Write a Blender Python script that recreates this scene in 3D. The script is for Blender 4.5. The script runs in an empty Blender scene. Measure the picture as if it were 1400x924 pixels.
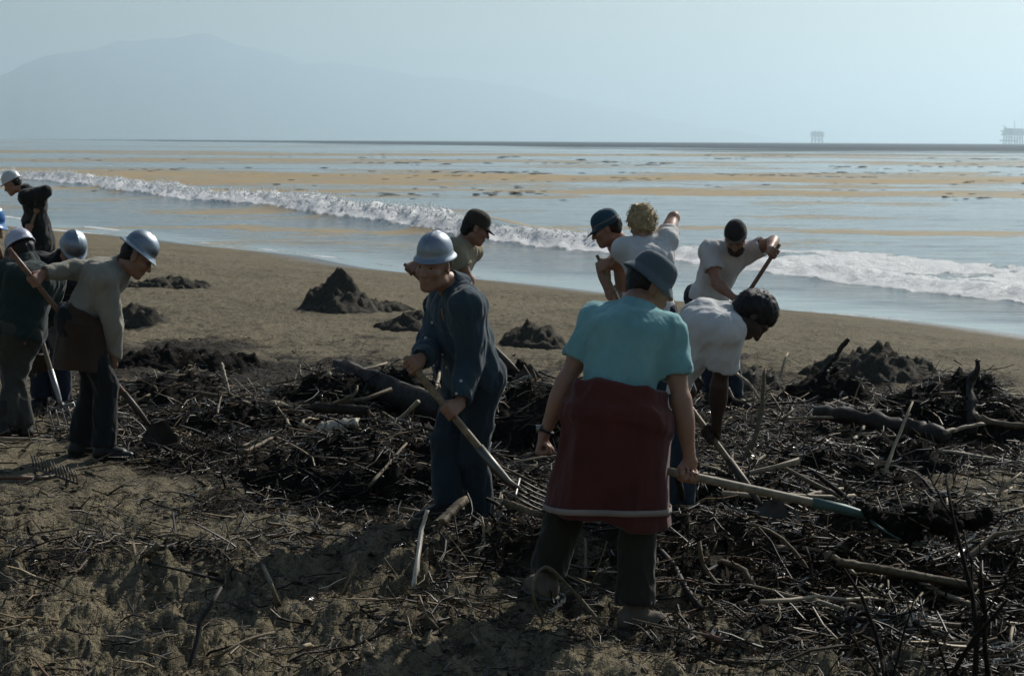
import bpy, math, random
import numpy as np
from mathutils import Vector, Matrix, Quaternion

# ------------------------------------------------------------------ camera, sky, sun, exposure
scene = bpy.context.scene
COL = scene.collection
FPX = 2800.0                       # focal length in photograph pixels (1400 wide)
CAMZ = 3.2                         # metres above the sea
PITCH, ROLL = math.radians(5.53), 0.005
_F = Vector((0, math.cos(PITCH), -math.sin(PITCH)))
_X = Vector((1, 0, 0)); _U = Vector((0, math.sin(PITCH), math.cos(PITCH)))
_R = _X * math.cos(ROLL) + _U * math.sin(ROLL)
_U = _U * math.cos(ROLL) - _X * math.sin(ROLL)
CAM = Vector((0, 0, CAMZ))
cd = bpy.data.cameras.new('camera'); cam = bpy.data.objects.new('camera', cd); COL.objects.link(cam)
cd.sensor_width = 36; cd.lens = 36 * FPX / 1400; cd.clip_start = 0.2; cd.clip_end = 120000
M3 = Matrix((_R, _U, -_F)).transposed()
cam.matrix_world = Matrix.Translation(CAM) @ M3.to_4x4()
cd.dof.use_dof = True; cd.dof.focus_distance = 11.0; cd.dof.aperture_fstop = 9.0
scene.camera = cam

SUN_AZ, SUN_EL = math.radians(36), math.radians(37)     # azimuth clockwise from +Y
w = bpy.data.worlds.new('World'); scene.world = w; w.use_nodes = True
nt = w.node_tree; nt.nodes.clear()
sky = nt.nodes.new('ShaderNodeTexSky'); sky.sky_type = 'NISHITA'; sky.sun_disc = False
sky.sun_elevation = SUN_EL; sky.sun_rotation = SUN_AZ
sky.altitude = 0; sky.air_density = 1.3; sky.dust_density = 0.9; sky.ozone_density = 3.0
bg = nt.nodes.new('ShaderNodeBackground'); bg.inputs['Strength'].default_value = 0.062
wo = nt.nodes.new('ShaderNodeOutputWorld')
nt.links.new(sky.outputs[0], bg.inputs[0]); nt.links.new(bg.outputs[0], wo.inputs[0])
sl = bpy.data.lights.new('sun', 'SUN'); sl.energy = 4.5; sl.angle = math.radians(0.53); sl.color = (1, .955, .89)
so = bpy.data.objects.new('sun', sl); COL.objects.link(so)
SUN = Vector((math.sin(SUN_AZ) * math.cos(SUN_EL), math.cos(SUN_AZ) * math.cos(SUN_EL), math.sin(SUN_EL)))
so.rotation_euler = (-SUN).to_track_quat('-Z', 'Y').to_euler(); so.location = (30, 30, 60)
vs = scene.view_settings
vs.view_transform = 'Standard'; vs.look = 'None'; vs.exposure = 0.0; vs.gamma = 1.0; vs.use_curve_mapping = False
scene.render.engine = 'CYCLES'
scene.cycles.volume_bounces = 1
scene.cycles.max_bounces = 6
scene.cycles.use_denoising = True

# ------------------------------------------------------------------ helpers
rng = np.random.default_rng(7); random.seed(7)

def P(px, py, Y):
    """world point seen at photograph pixel (px, py) at depth Y"""
    r = _F + _R * ((px - 700) / FPX) - _U * ((py - 462) / FPX)
    return CAM + r * (Y / r.y)

def pix(x, y, z):
    dx, dy, dz = x - CAM.x, y - CAM.y, z - CAM.z
    c = dx * _F.x + dy * _F.y + dz * _F.z
    a = dx * _R.x + dy * _R.y + dz * _R.z
    b = dx * _U.x + dy * _U.y + dz * _U.z
    return 700 + FPX * a / c, 462 - FPX * b / c

def _h(i, j, k, seed):
    n = (i * 374761393 + j * 668265263 + k * 1274126177 + seed * 362437) & 0xffffffff
    n = ((n ^ (n >> 13)) * 1274126177) & 0xffffffff
    return ((n ^ (n >> 16)) & 0xffff) / 32767.5 - 1.0

def noise(x, y, z=0.0, seed=0):
    x, y, z = np.broadcast_arrays(np.asarray(x, float), np.asarray(y, float), np.asarray(z, float))
    i, j, k = np.floor(x).astype(np.int64), np.floor(y).astype(np.int64), np.floor(z).astype(np.int64)
    u, v, t = x - i, y - j, z - k
    u = u * u * (3 - 2 * u); v = v * v * (3 - 2 * v); t = t * t * (3 - 2 * t)
    r = 0
    for a in (0, 1):
        for b in (0, 1):
            for c in (0, 1):
                r = r + _h(i + a, j + b, k + c, seed) * (u if a else 1 - u) * (v if b else 1 - v) * (t if c else 1 - t)
    return r

def fbm(x, y, z=0.0, oct=4, seed=0, gain=.5):
    r, a, f = 0, 1.0, 1.0
    for o in range(oct):
        r = r + a * noise(x * f, y * f, np.asarray(z) * f, seed + o * 17); a *= gain; f *= 2.03
    return r

def sstep(a, b, x):
    t = np.clip((x - a) / (b - a), 0, 1); return t * t * (3 - 2 * t)

def link(o, parent=None):
    COL.objects.link(o)
    if parent is not None: o.parent = parent
    return o

def tag(o, label=None, cat=None, group=None, kind=None):
    if label: o['label'] = label
    if cat: o['category'] = cat
    if group: o['group'] = group
    if kind: o['kind'] = kind
    return o

def empty(name, loc, label=None, cat=None, group=None):
    o = bpy.data.objects.new(name, None); o.location = loc; o.empty_display_size = .1
    link(o); return tag(o, label, cat, group)

def mesh_np(name, V, Fq, mat=None, parent=None, smooth=True, attrs=None, origin=None):
    """V (n,3) array, Fq (m,3|4) int array (or list of such arrays)"""
    V = np.asarray(V, np.float32)
    if origin is not None: V = V - np.asarray(origin, np.float32)
    if not isinstance(Fq, list): Fq = [Fq]
    Fq = [np.asarray(f, np.int32) for f in Fq if len(f)]
    me = bpy.data.meshes.new(name)
    me.vertices.add(len(V)); me.vertices.foreach_set('co', V.ravel())
    loops = np.concatenate([f.ravel() for f in Fq])
    tot = np.concatenate([np.full(len(f), f.shape[1], np.int32) for f in Fq])
    st = np.concatenate([[0], np.cumsum(tot)[:-1]]).astype(np.int32)
    me.loops.add(len(loops)); me.loops.foreach_set('vertex_index', loops)
    me.polygons.add(len(tot)); me.polygons.foreach_set('loop_start', st); me.polygons.foreach_set('loop_total', tot)
    if smooth: me.polygons.foreach_set('use_smooth', np.ones(len(tot), bool))
    me.update(calc_edges=True)
    for k, v in (attrs or {}).items():
        v = np.asarray(v, np.float32)
        if v.ndim == 1:
            a = me.attributes.new(k, 'FLOAT', 'POINT'); a.data.foreach_set('value', v)
        else:
            a = me.attributes.new(k, 'FLOAT_COLOR', 'POINT')
            a.data.foreach_set('color', np.concatenate([v, np.ones((len(v), 1), np.float32)], 1).ravel())
    if mat: me.materials.append(mat)
    o = bpy.data.objects.new(name, me)
    if origin is not None: o.location = origin
    if parent is not None:
        link(o, parent)
        if origin is None: o.matrix_parent_inverse = Matrix.Translation(-parent_world(parent))
        else: o.location = Vector(origin) - parent_world(parent)
    else: link(o)
    return o

def parent_world(o):
    p = Vector((0, 0, 0))
    while o is not None:
        p = p + o.matrix_parent_inverse.translation + o.location; o = o.parent
    return p

# ------------------------------------------------------------------ materials
class NT:
    def __init__(s, name):
        s.m = bpy.data.materials.new(name); s.m.use_nodes = True
        s.t = s.m.node_tree; s.b = s.t.nodes['Principled BSDF']; s.out = s.t.nodes['Material Output']
    def n(s, t, **kw):
        nd = s.t.nodes.new(t)
        for k, v in kw.items():
            if hasattr(nd, k): setattr(nd, k, v)
            else: nd.inputs[k].default_value = v
        return nd
    def l(s, a, b): s.t.links.new(a, b)
    def coord(s, scale=(1, 1, 1), kind='Object'):
        c = s.n('ShaderNodeTexCoord'); m = s.n('ShaderNodeMapping'); m.inputs['Scale'].default_value = scale
        s.l(c.outputs[kind], m.inputs[0]); return m.outputs[0]
    def noise(s, vec, scale, detail=4, rough=.55):
        x = s.n('ShaderNodeTexNoise'); x.inputs['Scale'].default_value = scale
        x.inputs['Detail'].default_value = detail; x.inputs['Roughness'].default_value = rough
        if vec is not None: s.l(vec, x.inputs['Vector'])
        return x.outputs['Fac']
    def ramp(s, fac, stops):
        r = s.n('ShaderNodeValToRGB'); e = r.color_ramp.elements
        while len(e) < len(stops): e.new(.5)
        for q, (p, c) in zip(e, stops):
            q.position = p; q.color = (c, c, c, 1) if not hasattr(c, '__len__') else (*c, 1)
        s.l(fac, r.inputs[0]); return r.outputs[0]
    def mix(s, fac, a, b, mode='MIX'):
        m = s.n('ShaderNodeMix', data_type='RGBA', blend_type=mode)
        for v, i in ((fac, 0), (a, 6), (b, 7)):
            if hasattr(v, 'is_linked') or hasattr(v, 'links'): s.l(v, m.inputs[i])
            elif i == 0: m.inputs[0].default_value = v
            else: m.inputs[i].default_value = (*v, 1)
        return m.outputs[2]
    def math(s, op, a, b=0.0, clamp=False):
        m = s.n('ShaderNodeMath', operation=op); m.use_clamp = clamp
        for v, i in ((a, 0), (b, 1)):
            if hasattr(v, 'links'): s.l(v, m.inputs[i])
            else: m.inputs[i].default_value = v
        return m.outputs[0]
    def attr(s, name, out='Fac'):
        a = s.n('ShaderNodeAttribute', attribute_name=name); return a.outputs[out]
    def bump(s, h, strength=.5, dist=.01, chain=None):
        b = s.n('ShaderNodeBump'); b.inputs['Strength'].default_value = strength; b.inputs['Distance'].default_value = dist
        s.l(h, b.inputs['Height'])
        if chain is not None: s.l(chain, b.inputs['Normal'])
        s.l(b.outputs[0], s.b.inputs['Normal']); return b.outputs[0]
    def base(s, v):
        if hasattr(v, 'links'): s.l(v, s.b.inputs['Base Color'])
        else: s.b.inputs['Base Color'].default_value = (*v, 1)
    def set(s, **kw):
        for k, v in kw.items():
            k = k.replace('_', ' ')
            if hasattr(v, 'links'): s.l(v, s.b.inputs[k])
            else: s.b.inputs[k].default_value = v

_mats = {}
def surf_mat(name, col, rough=.8, var=.25, scale=6, fine=60, bump=.3, bd=.003, spec=.3, metal=0, stretch=(1, 1, 1), sheen=0):
    if name in _mats: return _mats[name]
    k = NT(name); c = k.coord(stretch)
    n1 = k.noise(c, scale); n2 = k.noise(c, fine, 3)
    dark = tuple(x * (1 - var) for x in col); light = tuple(min(1, x * (1 + var)) for x in col)
    a = k.ramp(n1, [(.3, dark), (.7, light)])
    b = k.mix(k.math('MULTIPLY', n2, .35), a, dark)
    k.base(b); k.set(Roughness=rough, Metallic=metal); k.b.inputs['Specular IOR Level'].default_value = spec
    if sheen: k.b.inputs['Sheen Weight'].default_value = sheen
    if bump: k.bump(n2, bump, bd)
    _mats[name] = k.m; return k.m

def cloth(name, col, weave=420):
    if name in _mats: return _mats[name]
    k = NT(name); c = k.coord(); c2 = k.coord((1, 1, .35))
    n1 = k.noise(c, 4); fold = k.noise(c2, 13, 2, .5); wv = k.noise(c, weave * .35, 3)
    dark = tuple(x * .8 for x in col); light = tuple(min(1, x * 1.15) for x in col)
    a = k.ramp(n1, [(.3, dark), (.7, light)])
    k.base(k.mix(k.math('MULTIPLY', wv, .3), a, dark)); k.set(Roughness=.9)
    k.b.inputs['Specular IOR Level'].default_value = .12; k.b.inputs['Sheen Weight'].default_value = .15
    b1 = k.bump(k.ramp(fold, [(.3, 0.0), (.7, 1.0)]), .4, .018); k.bump(wv, .35, .002, b1)
    _mats[name] = k.m; return k.m

def skin(name, col):
    if name in _mats: return _mats[name]
    k = NT(name); c = k.coord()
    n = k.noise(c, 14); f = k.noise(c, 160, 2)
    k.base(k.ramp(n, [(.3, tuple(x * .85 for x in col)), (.7, (min(1, col[0] * 1.15), col[1] * 1.08, col[2] * 1.05))]))
    k.set(Roughness=.5); k.b.inputs['Specular IOR Level'].default_value = .4
    k.b.inputs['Subsurface Weight'].default_value = .12; k.b.inputs['Subsurface Radius'].default_value = (.9, .3, .15)
    k.b.inputs['Subsurface Scale'].default_value = .008
    k.bump(f, .2, .001); _mats[name] = k.m; return k.m

def m_sand():
    k = NT('beach_sand'); c = k.coord()
    big = k.noise(c, .5, 5); mid = k.noise(c, 4, 6, .65); fine = k.noise(c, 38, 5, .7); grit = k.noise(c, 160, 3, .7)
    dry = k.mix(mid, (.225, .184, .108), (.435, .362, .222))
    dry = k.mix(k.ramp(big, [(.4, 0.0), (.65, 1.0)]), dry, k.mix(mid, (.175, .143, .086), (.33, .274, .168)))
    dry = k.mix(k.math('MULTIPLY', k.ramp(fine, [(.48, 0.0), (.62, 1.0)]), .55), dry, (.055, .048, .036))
    dry = k.mix(k.math('MULTIPLY', k.ramp(k.noise(c, 7, 4, .7), [(.52, 0.0), (.64, 1.0)]), .6), dry, (.085, .076, .052))
    hum = k.mix(k.ramp(fine, [(.3, 0.0), (.7, 1.0)]), (.014, .011, .007), (.066, .05, .03))
    lit = k.attr('litter'); lm = k.math('ADD', lit, k.math('MULTIPLY', k.math('SUBTRACT', mid, .5), 1.3))
    col = k.mix(k.ramp(lm, [(.35, 0.0), (.62, 1.0)]), dry, hum)
    wet = k.attr('wet')
    col = k.mix(wet, col, (.05, .045, .036))
    k.base(col)
    k.set(Roughness=k.math('SUBTRACT', .92, k.math('MULTIPLY', wet, .62)))
    k.b.inputs['Specular IOR Level'].default_value = .25
    med = k.noise(c, 11, 5, .7)
    amp = k.math('SUBTRACT', 1.0, k.math('MULTIPLY', wet, .9))
    b0 = k.bump(k.math('MULTIPLY', mid, amp), 1.0, .2)
    b1 = k.bump(k.math('MULTIPLY', med, amp), 1.0, .14, b0)
    b2 = k.bump(k.math('MULTIPLY', fine, amp), .85, .025, b1)
    k.bump(k.math('MULTIPLY', grit, amp), .5, .004, b2)
    return k.m

def m_pile(name, a, b, rough=.9, spec=.25):
    k = NT(name); c = k.coord()
    mid = k.noise(c, 7, 6, .65); fine = k.noise(c, 45, 5, .7); grit = k.noise(c, 180, 3, .7)
    k.base(k.mix(k.math('MULTIPLY', k.ramp(fine, [(.42, 0.0), (.6, 1.0)]), .6), k.mix(mid, a, b), tuple(x * .5 for x in a)))
    k.set(Roughness=rough); k.b.inputs['Specular IOR Level'].default_value = spec
    b1 = k.bump(mid, .8, .06); b2 = k.bump(fine, .9, .02, b1); k.bump(grit, .6, .005, b2); return k.m

def m_tint(name, rough=.55, spec=.4, scale=60):
    k = NT(name); c = k.coord((1, 1, 1))
    n = k.noise(c, scale, 4, .65)
    t = k.attr('tint', 'Color')
    k.base(k.mix(k.ramp(n, [(.35, 0.0), (.7, 1.0)]), k.mix(1.0, t, (.55, .52, .5), 'MULTIPLY'), t))
    k.set(Roughness=rough); k.b.inputs['Specular IOR Level'].default_value = spec
    k.bump(n, .5, .004); return k.m

def m_wood(name, a, b, rough=.7, spec=.25, scale=9, stretch=(1, 1, .12)):
    if name in _mats: return _mats[name]
    k = NT(name); c = k.coord(stretch)
    n = k.noise(c, scale * 4, 5, .65); n2 = k.noise(c, scale, 3)
    k.base(k.mix(k.ramp(n, [(.35, 0.0), (.65, 1.0)]), a, k.mix(n2, b, tuple(x * .7 for x in b))))
    k.set(Roughness=rough); k.b.inputs['Specular IOR Level'].default_value = spec
    k.bump(n, .6, .004); _mats[name] = k.m; return k.m

def m_metal(name, col, rough=.3, metal=1.0, wear=.4):
    if name in _mats: return _mats[name]
    k = NT(name); c = k.coord(); n = k.noise(c, 25, 5, .7); n2 = k.noise(c, 6, 3)
    k.base(k.mix(k.math('MULTIPLY', k.ramp(n, [(.5, 0.0), (.72, 1.0)]), wear), col, tuple(x * .3 for x in col)))
    k.set(Metallic=metal, Roughness=k.math('ADD', rough, k.math('MULTIPLY', n2, .2)))
    k.bump(n, .15, .002); _mats[name] = k.m; return k.m

# ------------------------------------------------------------------ the lie of the land
SH0 = np.array([8.35, 33.4]); SHD = np.array([-.542, .840]); SHN = np.array([.840, .542])   # shoreline: point, direction, seaward

def shore_coords(x, y):
    rx, ry = x - SH0[0], y - SH0[1]
    return rx * SHD[0] + ry * SHD[1], rx * SHN[0] + ry * SHN[1]     # along, seaward

def base_z(x, y):
    t, q = shore_coords(x, y)
    s = -q + .45 * np.sin(t * .21 + 1) + .25 * np.sin(t * .53)
    u = np.clip(s / 15, 0, 1)
    return np.where(s > 0, 1.05 * (1.5 * u - .5 * u ** 3), np.maximum(.09 * s, -2.0)), s

# debris belt, given as soft blobs of photograph pixels on the flat beach (cx, cy, rx, ry, weight)
BLOBS = [(300, 585, 260, 85, 1.2), (560, 630, 200, 95, 1.15), (420, 690, 190, 32, 1.0), (1100, 610, 330, 95, 1.1), (1230, 810, 300, 110, 1.1), (860, 720, 260, 70, 1.1), (1560, 720, 200, 160, 1.0), (330, 560, 210, 80, 1), (180, 520, 140, 60, .8), (470, 570, 160, 80, 1), (520, 650, 150, 70, 1.1), (720, 600, 100, 100, 1.1),
         (1010, 670, 190, 70, 1.1), (1250, 600, 220, 70, 1.1), (1150, 650, 200, 60, 1), (680, 770, 220, 60, .95), (1200, 800, 260, 100, .95),
         (940, 770, 200, 60, .9), (280, 480, 130, 30, .7), (190, 440, 60, 22, .6), (1130, 540, 130, 26, .8), (830, 640, 200, 90, .8), (1350, 860, 150, 110, .9),
         (200, 770, 190, 40, .45), (420, 770, 160, 55, .6), (90, 560, 130, 50, .8), (340, 650, 110, 45, .9), (60, 800, 90, 35, .35), (620, 860, 140, 30, .35), (1000, 870, 160, 60, .6)]
def litter(x, y):
    px, py = pix(x, np.maximum(y, 2.0), 1.05)
    d = np.zeros_like(px)
    for cx, cy, rx, ry, wt in BLOBS:
        e = ((px - cx) / rx) ** 2 + ((py - cy) / ry) ** 2
        d = np.maximum(d, wt * np.exp(-e * .8))
    d = d + .28 * fbm(x * 1.3, y * .9, 0, 3, 5)
    d = d - .9 * np.exp(-(((px - 60) / 200) ** 2 + ((py - 668) / 22) ** 2)) - .5 * np.exp(-(((px - 1330) / 90) ** 2 + ((py - 655) / 14) ** 2))
    return np.clip(d, 0, 1.2) * (y < 40)

# swells of the debris ground: pixel of centre on the beach, radii in m, height
SWELLS = [(640, 775, .95, .42, .17), (985, 775, 1.1, .4, .16), (330, 625, 1.5, .7, .12), (430, 800, .7, .35, .12), (1230, 790, 1.0, .5, .10), (150, 790, .6, .3, .1)]
def ground_at(px, py, z=1.05):
    r = _F + _R * ((px - 700) / FPX) - _U * ((py - 462) / FPX)
    k = (z - CAM.z) / r.z; return CAM + r * k
_SW = [(ground_at(a, b), rx, ry, h) for a, b, rx, ry, h in SWELLS]

def ground_z(x, y, fine=True):
    x = np.asarray(x, float); y = np.asarray(y, float)
    z, s = base_z(x, y)
    for c, rx, ry, h in _SW:
        z = z + h * np.exp(-((x - c.x) / rx) ** 2 - ((y - c.y) / ry) ** 2)
    rel = sstep(1.5, 8, s)
    z = z + rel * (.025 * fbm(x * .8, y * .8, 0, 3, 11))
    L = litter(x, y)
    near = sstep(13.5, 9, y)
    lump = .45 + .9 * fbm(x * 2.3, y * 2.3, 0, 4, 31, .6)
    z = z + rel * (.016 + .035 * np.minimum(L, 1) + .045 * near) * (lump - .45)
    z = z + rel * (.013 + .030 * near) * fbm(x * 9, y * 9, 0, 4, 41, .65)
    return z

# heaps that stand on the beach: name, px, py of base centre, rx, ry, height, sharpness
HEAPS = []
def heap_h(H, x, y):
    c, rx, ry, h, sh, seed = H
    dx, dy = (x - c.x) / rx, (y - c.y) / ry
    r = np.sqrt(dx * dx + dy * dy) * (1 + .22 * noise(np.arctan2(dy, dx) * 1.3 + 9, seed * 3.3, 0, seed))
    prof = np.clip(1 - r, 0, 1)
    prof = prof ** sh * (1 + .25 * (1 - prof))
    return h * prof * (1 + .22 * fbm(x * 5, y * 5, 0, 3, seed)) + np.where(prof > 0, .03, 0) * 1.5 * fbm(x * 13, y * 13, 0, 4, seed + 5, .65) * np.minimum(1, prof * 5)

def surf_z(x, y):
    x = np.asarray(x, float); y = np.asarray(y, float)
    z = ground_z(x, y); e = np.zeros_like(z)
    for H in HEAPS: e = np.maximum(e, heap_h(H, x, y))
    return z + e

def gz(x, y): return float(ground_z(np.array([x]), np.array([y]))[0])
def sz(x, y): return float(surf_z(np.array([x]), np.array([y]))[0])

# ------------------------------------------------------------------ beach
def grid_faces(nr, nc):
    i = np.arange(nr * nc).reshape(nr, nc)
    return np.stack([i[:-1, :-1], i[:-1, 1:], i[1:, 1:], i[1:, :-1]], -1).reshape(-1, 4)

ys = np.concatenate([[-30, -10, 0, 3, 5, 6.2], np.geomspace(7, 85, 470), [100, 140, 220, 400, 900]])
uc = np.linspace(-.31, .31, 520)
us = np.concatenate([[-3, -1.5, -.9, -.6, -.45, -.37], uc, [.37, .45, .6, .9, 1.5, 3]])
Yg, Ug = np.meshgrid(ys, us, indexing='ij')
Xg = Ug * np.maximum(np.abs(Yg), 8.0)
Zg = ground_z(Xg, Yg)
_, Sg = base_z(Xg, Yg)
Lg = litter(Xg, Yg)
wet = np.clip(1 - (Zg - .06) / .16, 0, 1) * .95
beach = mesh_np('beach', np.stack([Xg, Yg, Zg], -1).reshape(-1, 3), grid_faces(len(ys), len(us)), m_sand(),
                attrs={'litter': Lg.ravel(), 'wet': wet.ravel()})
tag(beach, 'dark sandy beach strewn with oily storm debris', kind='structure')

# ------------------------------------------------------------------ sea with breaking wave
RE = 6.371e6
def crest_q(t): return 5.3 + .19 * t + .6 * np.sin(t * .13) + .35 * np.sin(t * .31 + 1)
def sea_z(x, y):
    t, q = shore_coords(x, y)
    d2 = x * x + y * y
    z = -d2 / (2 * RE)
    dq = q - crest_q(t)
    big = sstep(20, 38, t) * (1 - .6 * sstep(95, 150, t))
    h = (.13 + .44 * big) * (1 + .35 * noise(t * .12, 3.3, 0, 3) + .2 * noise(t * .4, 1.3, 0, 4))
    wv = np.where(dq > 0, np.exp(-(dq / (1.1 + 1.6 * big)) ** 2), np.exp(-(dq / (.55 + .75 * big)) ** 2))
    # broken white water: a wide rolling band near the right, a narrow one along the tall crest
    wide = (1 - sstep(16, 34, t))
    fw = sstep(-1.6, -.6, dq) * (1 - sstep(1.8 + 3.6 * wide, 3.0 + 5.4 * wide, dq + 1.2 * noise(t * .3, q * .3, 0, 8))) * (.35 + .65 * wide)
    fw = fw * sstep(0.0, .6, fw - .22 + .75 * fbm(x * .6, y * .4, 0, 4, 9))
    fm = np.maximum(fw * (.62 + .38 * big), sstep(-2.0, -.8, dq) * (1 - sstep(.2, 1.2, dq)))
    gap = sstep(.22, .42, noise(t * .115 + .35, 7.7, 0, 21)) * big
    fm = fm * (1 - gap * sstep(-1.1, .2, dq)) 
    fm = fm * sstep(0.0, .5, fm + .25 * fbm(x * .7, y * .55, 0, 3, 9))
    fm = fm * (1 - sstep(150, 190, t))
    z = z + h * wv + fm * (.08 + .09 * big) * (fbm(x * 2.1, y * 1.6, 0, 4, 13, .62) + .35)
    rip = np.minimum(1, np.maximum(0, q) / 3)
    z = z + rip * (.018 * fbm(x * .5, y * .8, 0, 3, 51) + .05 * np.sin(q * .35 + .6 * np.sin(t * .07)) * sstep(18, 40, q) * (1 - sstep(300, 600, d2 ** .5)))
    # swash: thin sheets running up the beach, with lacy edges
    ed = np.exp(-((q - .5 - .5 * np.sin(t * .19 + 2)) / .22) ** 2) * (.45 + .4 * noise(t * .5, 2.2, 0, 61))
    ed2 = np.exp(-((q - 2.6 - .7 * np.sin(t * .11)) / .25) ** 2) * sstep(.0, .5, noise(t * .2, 5.2, 0, 62)) * .8
    return z, np.clip(np.maximum(fm, np.maximum(ed, ed2)), 0, 1)

def m_sea():
    k = NT('sea_water')
    c = k.coord()
    sep = k.n('ShaderNodeSeparateXYZ'); k.l(c, sep.inputs[0])
    foam = k.attr('foam')
    fn = k.noise(c, 2.2, 6, .7); fn2 = k.noise(c, 9, 4, .7)
    fmask = k.ramp(k.math('ADD', foam, k.math('MULTIPLY', k.math('SUBTRACT', fn, .5), .9)), [(.32, 0.0), (.5, 1.0)])
    # floating slick streaks, drawn out along the wind and current
    ly = k.math('LOGARITHM', k.math('MAXIMUM', sep.outputs[1], 5.0), 2.718)
    cb = k.n('ShaderNodeCombineXYZ'); k.l(k.math('MULTIPLY', k.math('DIVIDE', sep.outputs[0], k.math('MAXIMUM', sep.outputs[1], 5.0)), 5.5), cb.inputs[0])
    k.l(k.math('MULTIPLY', ly, 7.0), cb.inputs[1])
    s1 = k.noise(cb.outputs[0], 1.0, 6, .68)
    # real belts of scum lie roughly 70, 110-125, 150-220 and 260-600 m out
    belt = None
    for y0, wd, amp in ((4.28, .03, .75), (4.83, .055, .95), (5.16, .12, 1.2), (5.68, .10, .6), (6.1, .12, .55)):
        g = k.math('MULTIPLY', k.math('POWER', 2.718, k.math('MULTIPLY', k.math('POWER', k.math('ABSOLUTE', k.math('DIVIDE', k.math('SUBTRACT', k.math('ADD', ly, k.math('MULTIPLY', k.math('SUBTRACT', k.noise(cb.outputs[0], .9, 4, .6), .5), .42)), y0), wd)), 2.0), -1.0)), amp)
        belt = g if belt is None else k.math('MAXIMUM', belt, g)
    smask = k.ramp(k.math('ADD', k.math('MULTIPLY', belt, .27), k.math('MULTIPLY', s1, .92)), [(.50, 0.0), (.57, .65), (.74, .95)])
    smask = k.math('MULTIPLY', smask, k.math('GREATER_THAN', sep.outputs[1], 58))
    speck = k.noise(cb.outputs[0], 14, 2, .5)
    murk = k.mix(k.noise(c, .3, 3), (.055, .060, .052), (.085, .082, .062))
    slick = k.mix(k.ramp(speck, [(.45, 0.0), (.62, 1.0)]), (.44, .28, .085), (.32, .22, .085))
    slick = k.mix(k.ramp(k.noise(cb.outputs[0], 22, 2, .6), [(.66, 0.0), (.72, .9)]), slick, (.03, .025, .02))
    # wind-ruffled, darker water far out
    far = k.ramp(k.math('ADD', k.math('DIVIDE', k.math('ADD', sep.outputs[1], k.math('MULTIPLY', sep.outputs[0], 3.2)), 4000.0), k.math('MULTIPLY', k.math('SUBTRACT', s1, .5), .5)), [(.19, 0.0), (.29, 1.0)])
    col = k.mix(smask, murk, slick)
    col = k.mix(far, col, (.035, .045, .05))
    col = k.mix(fmask, col, k.mix(fn2, (.72, .72, .70), (.92, .92, .90)))
    k.base(col)
    r = k.math('ADD', .10, k.math('MULTIPLY', smask, .32)); r = k.math('MAXIMUM', r, k.math('MULTIPLY', fmask, .75)); r = k.math('MAXIMUM', r, k.math('MULTIPLY', far, .5))
    k.set(Roughness=r, IOR=1.33)
    sp = k.math('SUBTRACT', .5, k.math('MULTIPLY', far, .42)); sp = k.math('SUBTRACT', sp, k.math('MULTIPLY', smask, .33)); k.set(**{'Specular_IOR_Level': k.math('MAXIMUM', sp, .05)})
    c2 = k.coord((.6, 1.6, 1))
    rip = k.noise(c2, 1.7, 6, .62); sw = k.noise(c2, .35, 3)
    live = k.math('SUBTRACT', 1.0, k.math('MULTIPLY', k.attr('calm'), .93))
    b1 = k.bump(k.math('MULTIPLY', sw, live), .35, .35); b2 = k.bump(k.math('MULTIPLY', rip, live), .42, .12, b1)
    k.bump(k.math('MULTIPLY', k.noise(c, 5, 6, .75), fmask), .9, .16, b2)
    return k.m

ys = np.concatenate([np.geomspace(22, 230, 385), np.geomspace(240, 9000, 60)])
us = np.concatenate([[-2.5, -1.6, -1, -.7, -.5, -.4, -.34], np.linspace(-.30, .30, 330), [.34, .4, .5, .7, 1, 1.6, 2.5]])
Yg, Ug = np.meshgrid(ys, us, indexing='ij'); Xg = Ug * Yg
Zs, Fm = sea_z(Xg, Yg)
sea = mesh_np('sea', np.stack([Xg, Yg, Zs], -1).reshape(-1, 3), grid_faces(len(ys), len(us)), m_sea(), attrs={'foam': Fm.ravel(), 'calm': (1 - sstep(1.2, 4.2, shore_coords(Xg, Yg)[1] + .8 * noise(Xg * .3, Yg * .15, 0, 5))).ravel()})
tag(sea, 'grey blue sea with tan oil scum streaks and breaking surf', kind='structure')

# spray and froth clots thrown up along the crest
def ico():
    t = (1 + 5 ** .5) / 2
    v = np.array([(-1, t, 0), (1, t, 0), (-1, -t, 0), (1, -t, 0), (0, -1, t), (0, 1, t), (0, -1, -t), (0, 1, -t), (t, 0, -1), (t, 0, 1), (-t, 0, -1), (-t, 0, 1)], float)
    f = np.array([(0, 11, 5), (0, 5, 1), (0, 1, 7), (0, 7, 10), (0, 10, 11), (1, 5, 9), (5, 11, 4), (11, 10, 2), (10, 7, 6), (7, 1, 8), (3, 9, 4), (3, 4, 2), (3, 2, 6), (3, 6, 8), (3, 8, 9), (4, 9, 5), (2, 4, 11), (6, 2, 10), (8, 6, 7), (9, 8, 1)])
    return v / np.linalg.norm(v[0]), f
ICV, ICF = ico()
def clots(cx, cy, cz, r, jit=.35, flat=.7):
    n = len(cx)
    V = ICV[None] * (1 + jit * rng.uniform(-1, 1, (n, 12, 1))) * np.asarray(r)[:, None, None]
    V[:, :, 2] *= flat
    V = V + np.stack([cx, cy, cz], -1)[:, None]
    return V.reshape(-1, 3), (ICF[None] + 12 * np.arange(n)[:, None, None]).reshape(-1, 3)
tt = rng.uniform(2, 150, 26000); dq = rng.normal(-.15, .45, 26000) + np.where(tt < 26, rng.uniform(0, 6, 26000), 0)
qq = crest_q(tt) + dq
xx = SH0[0] + SHD[0] * tt + SHN[0] * qq; yy = SH0[1] + SHD[1] * tt + SHN[1] * qq
zz, ff = sea_z(xx, yy)
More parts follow.
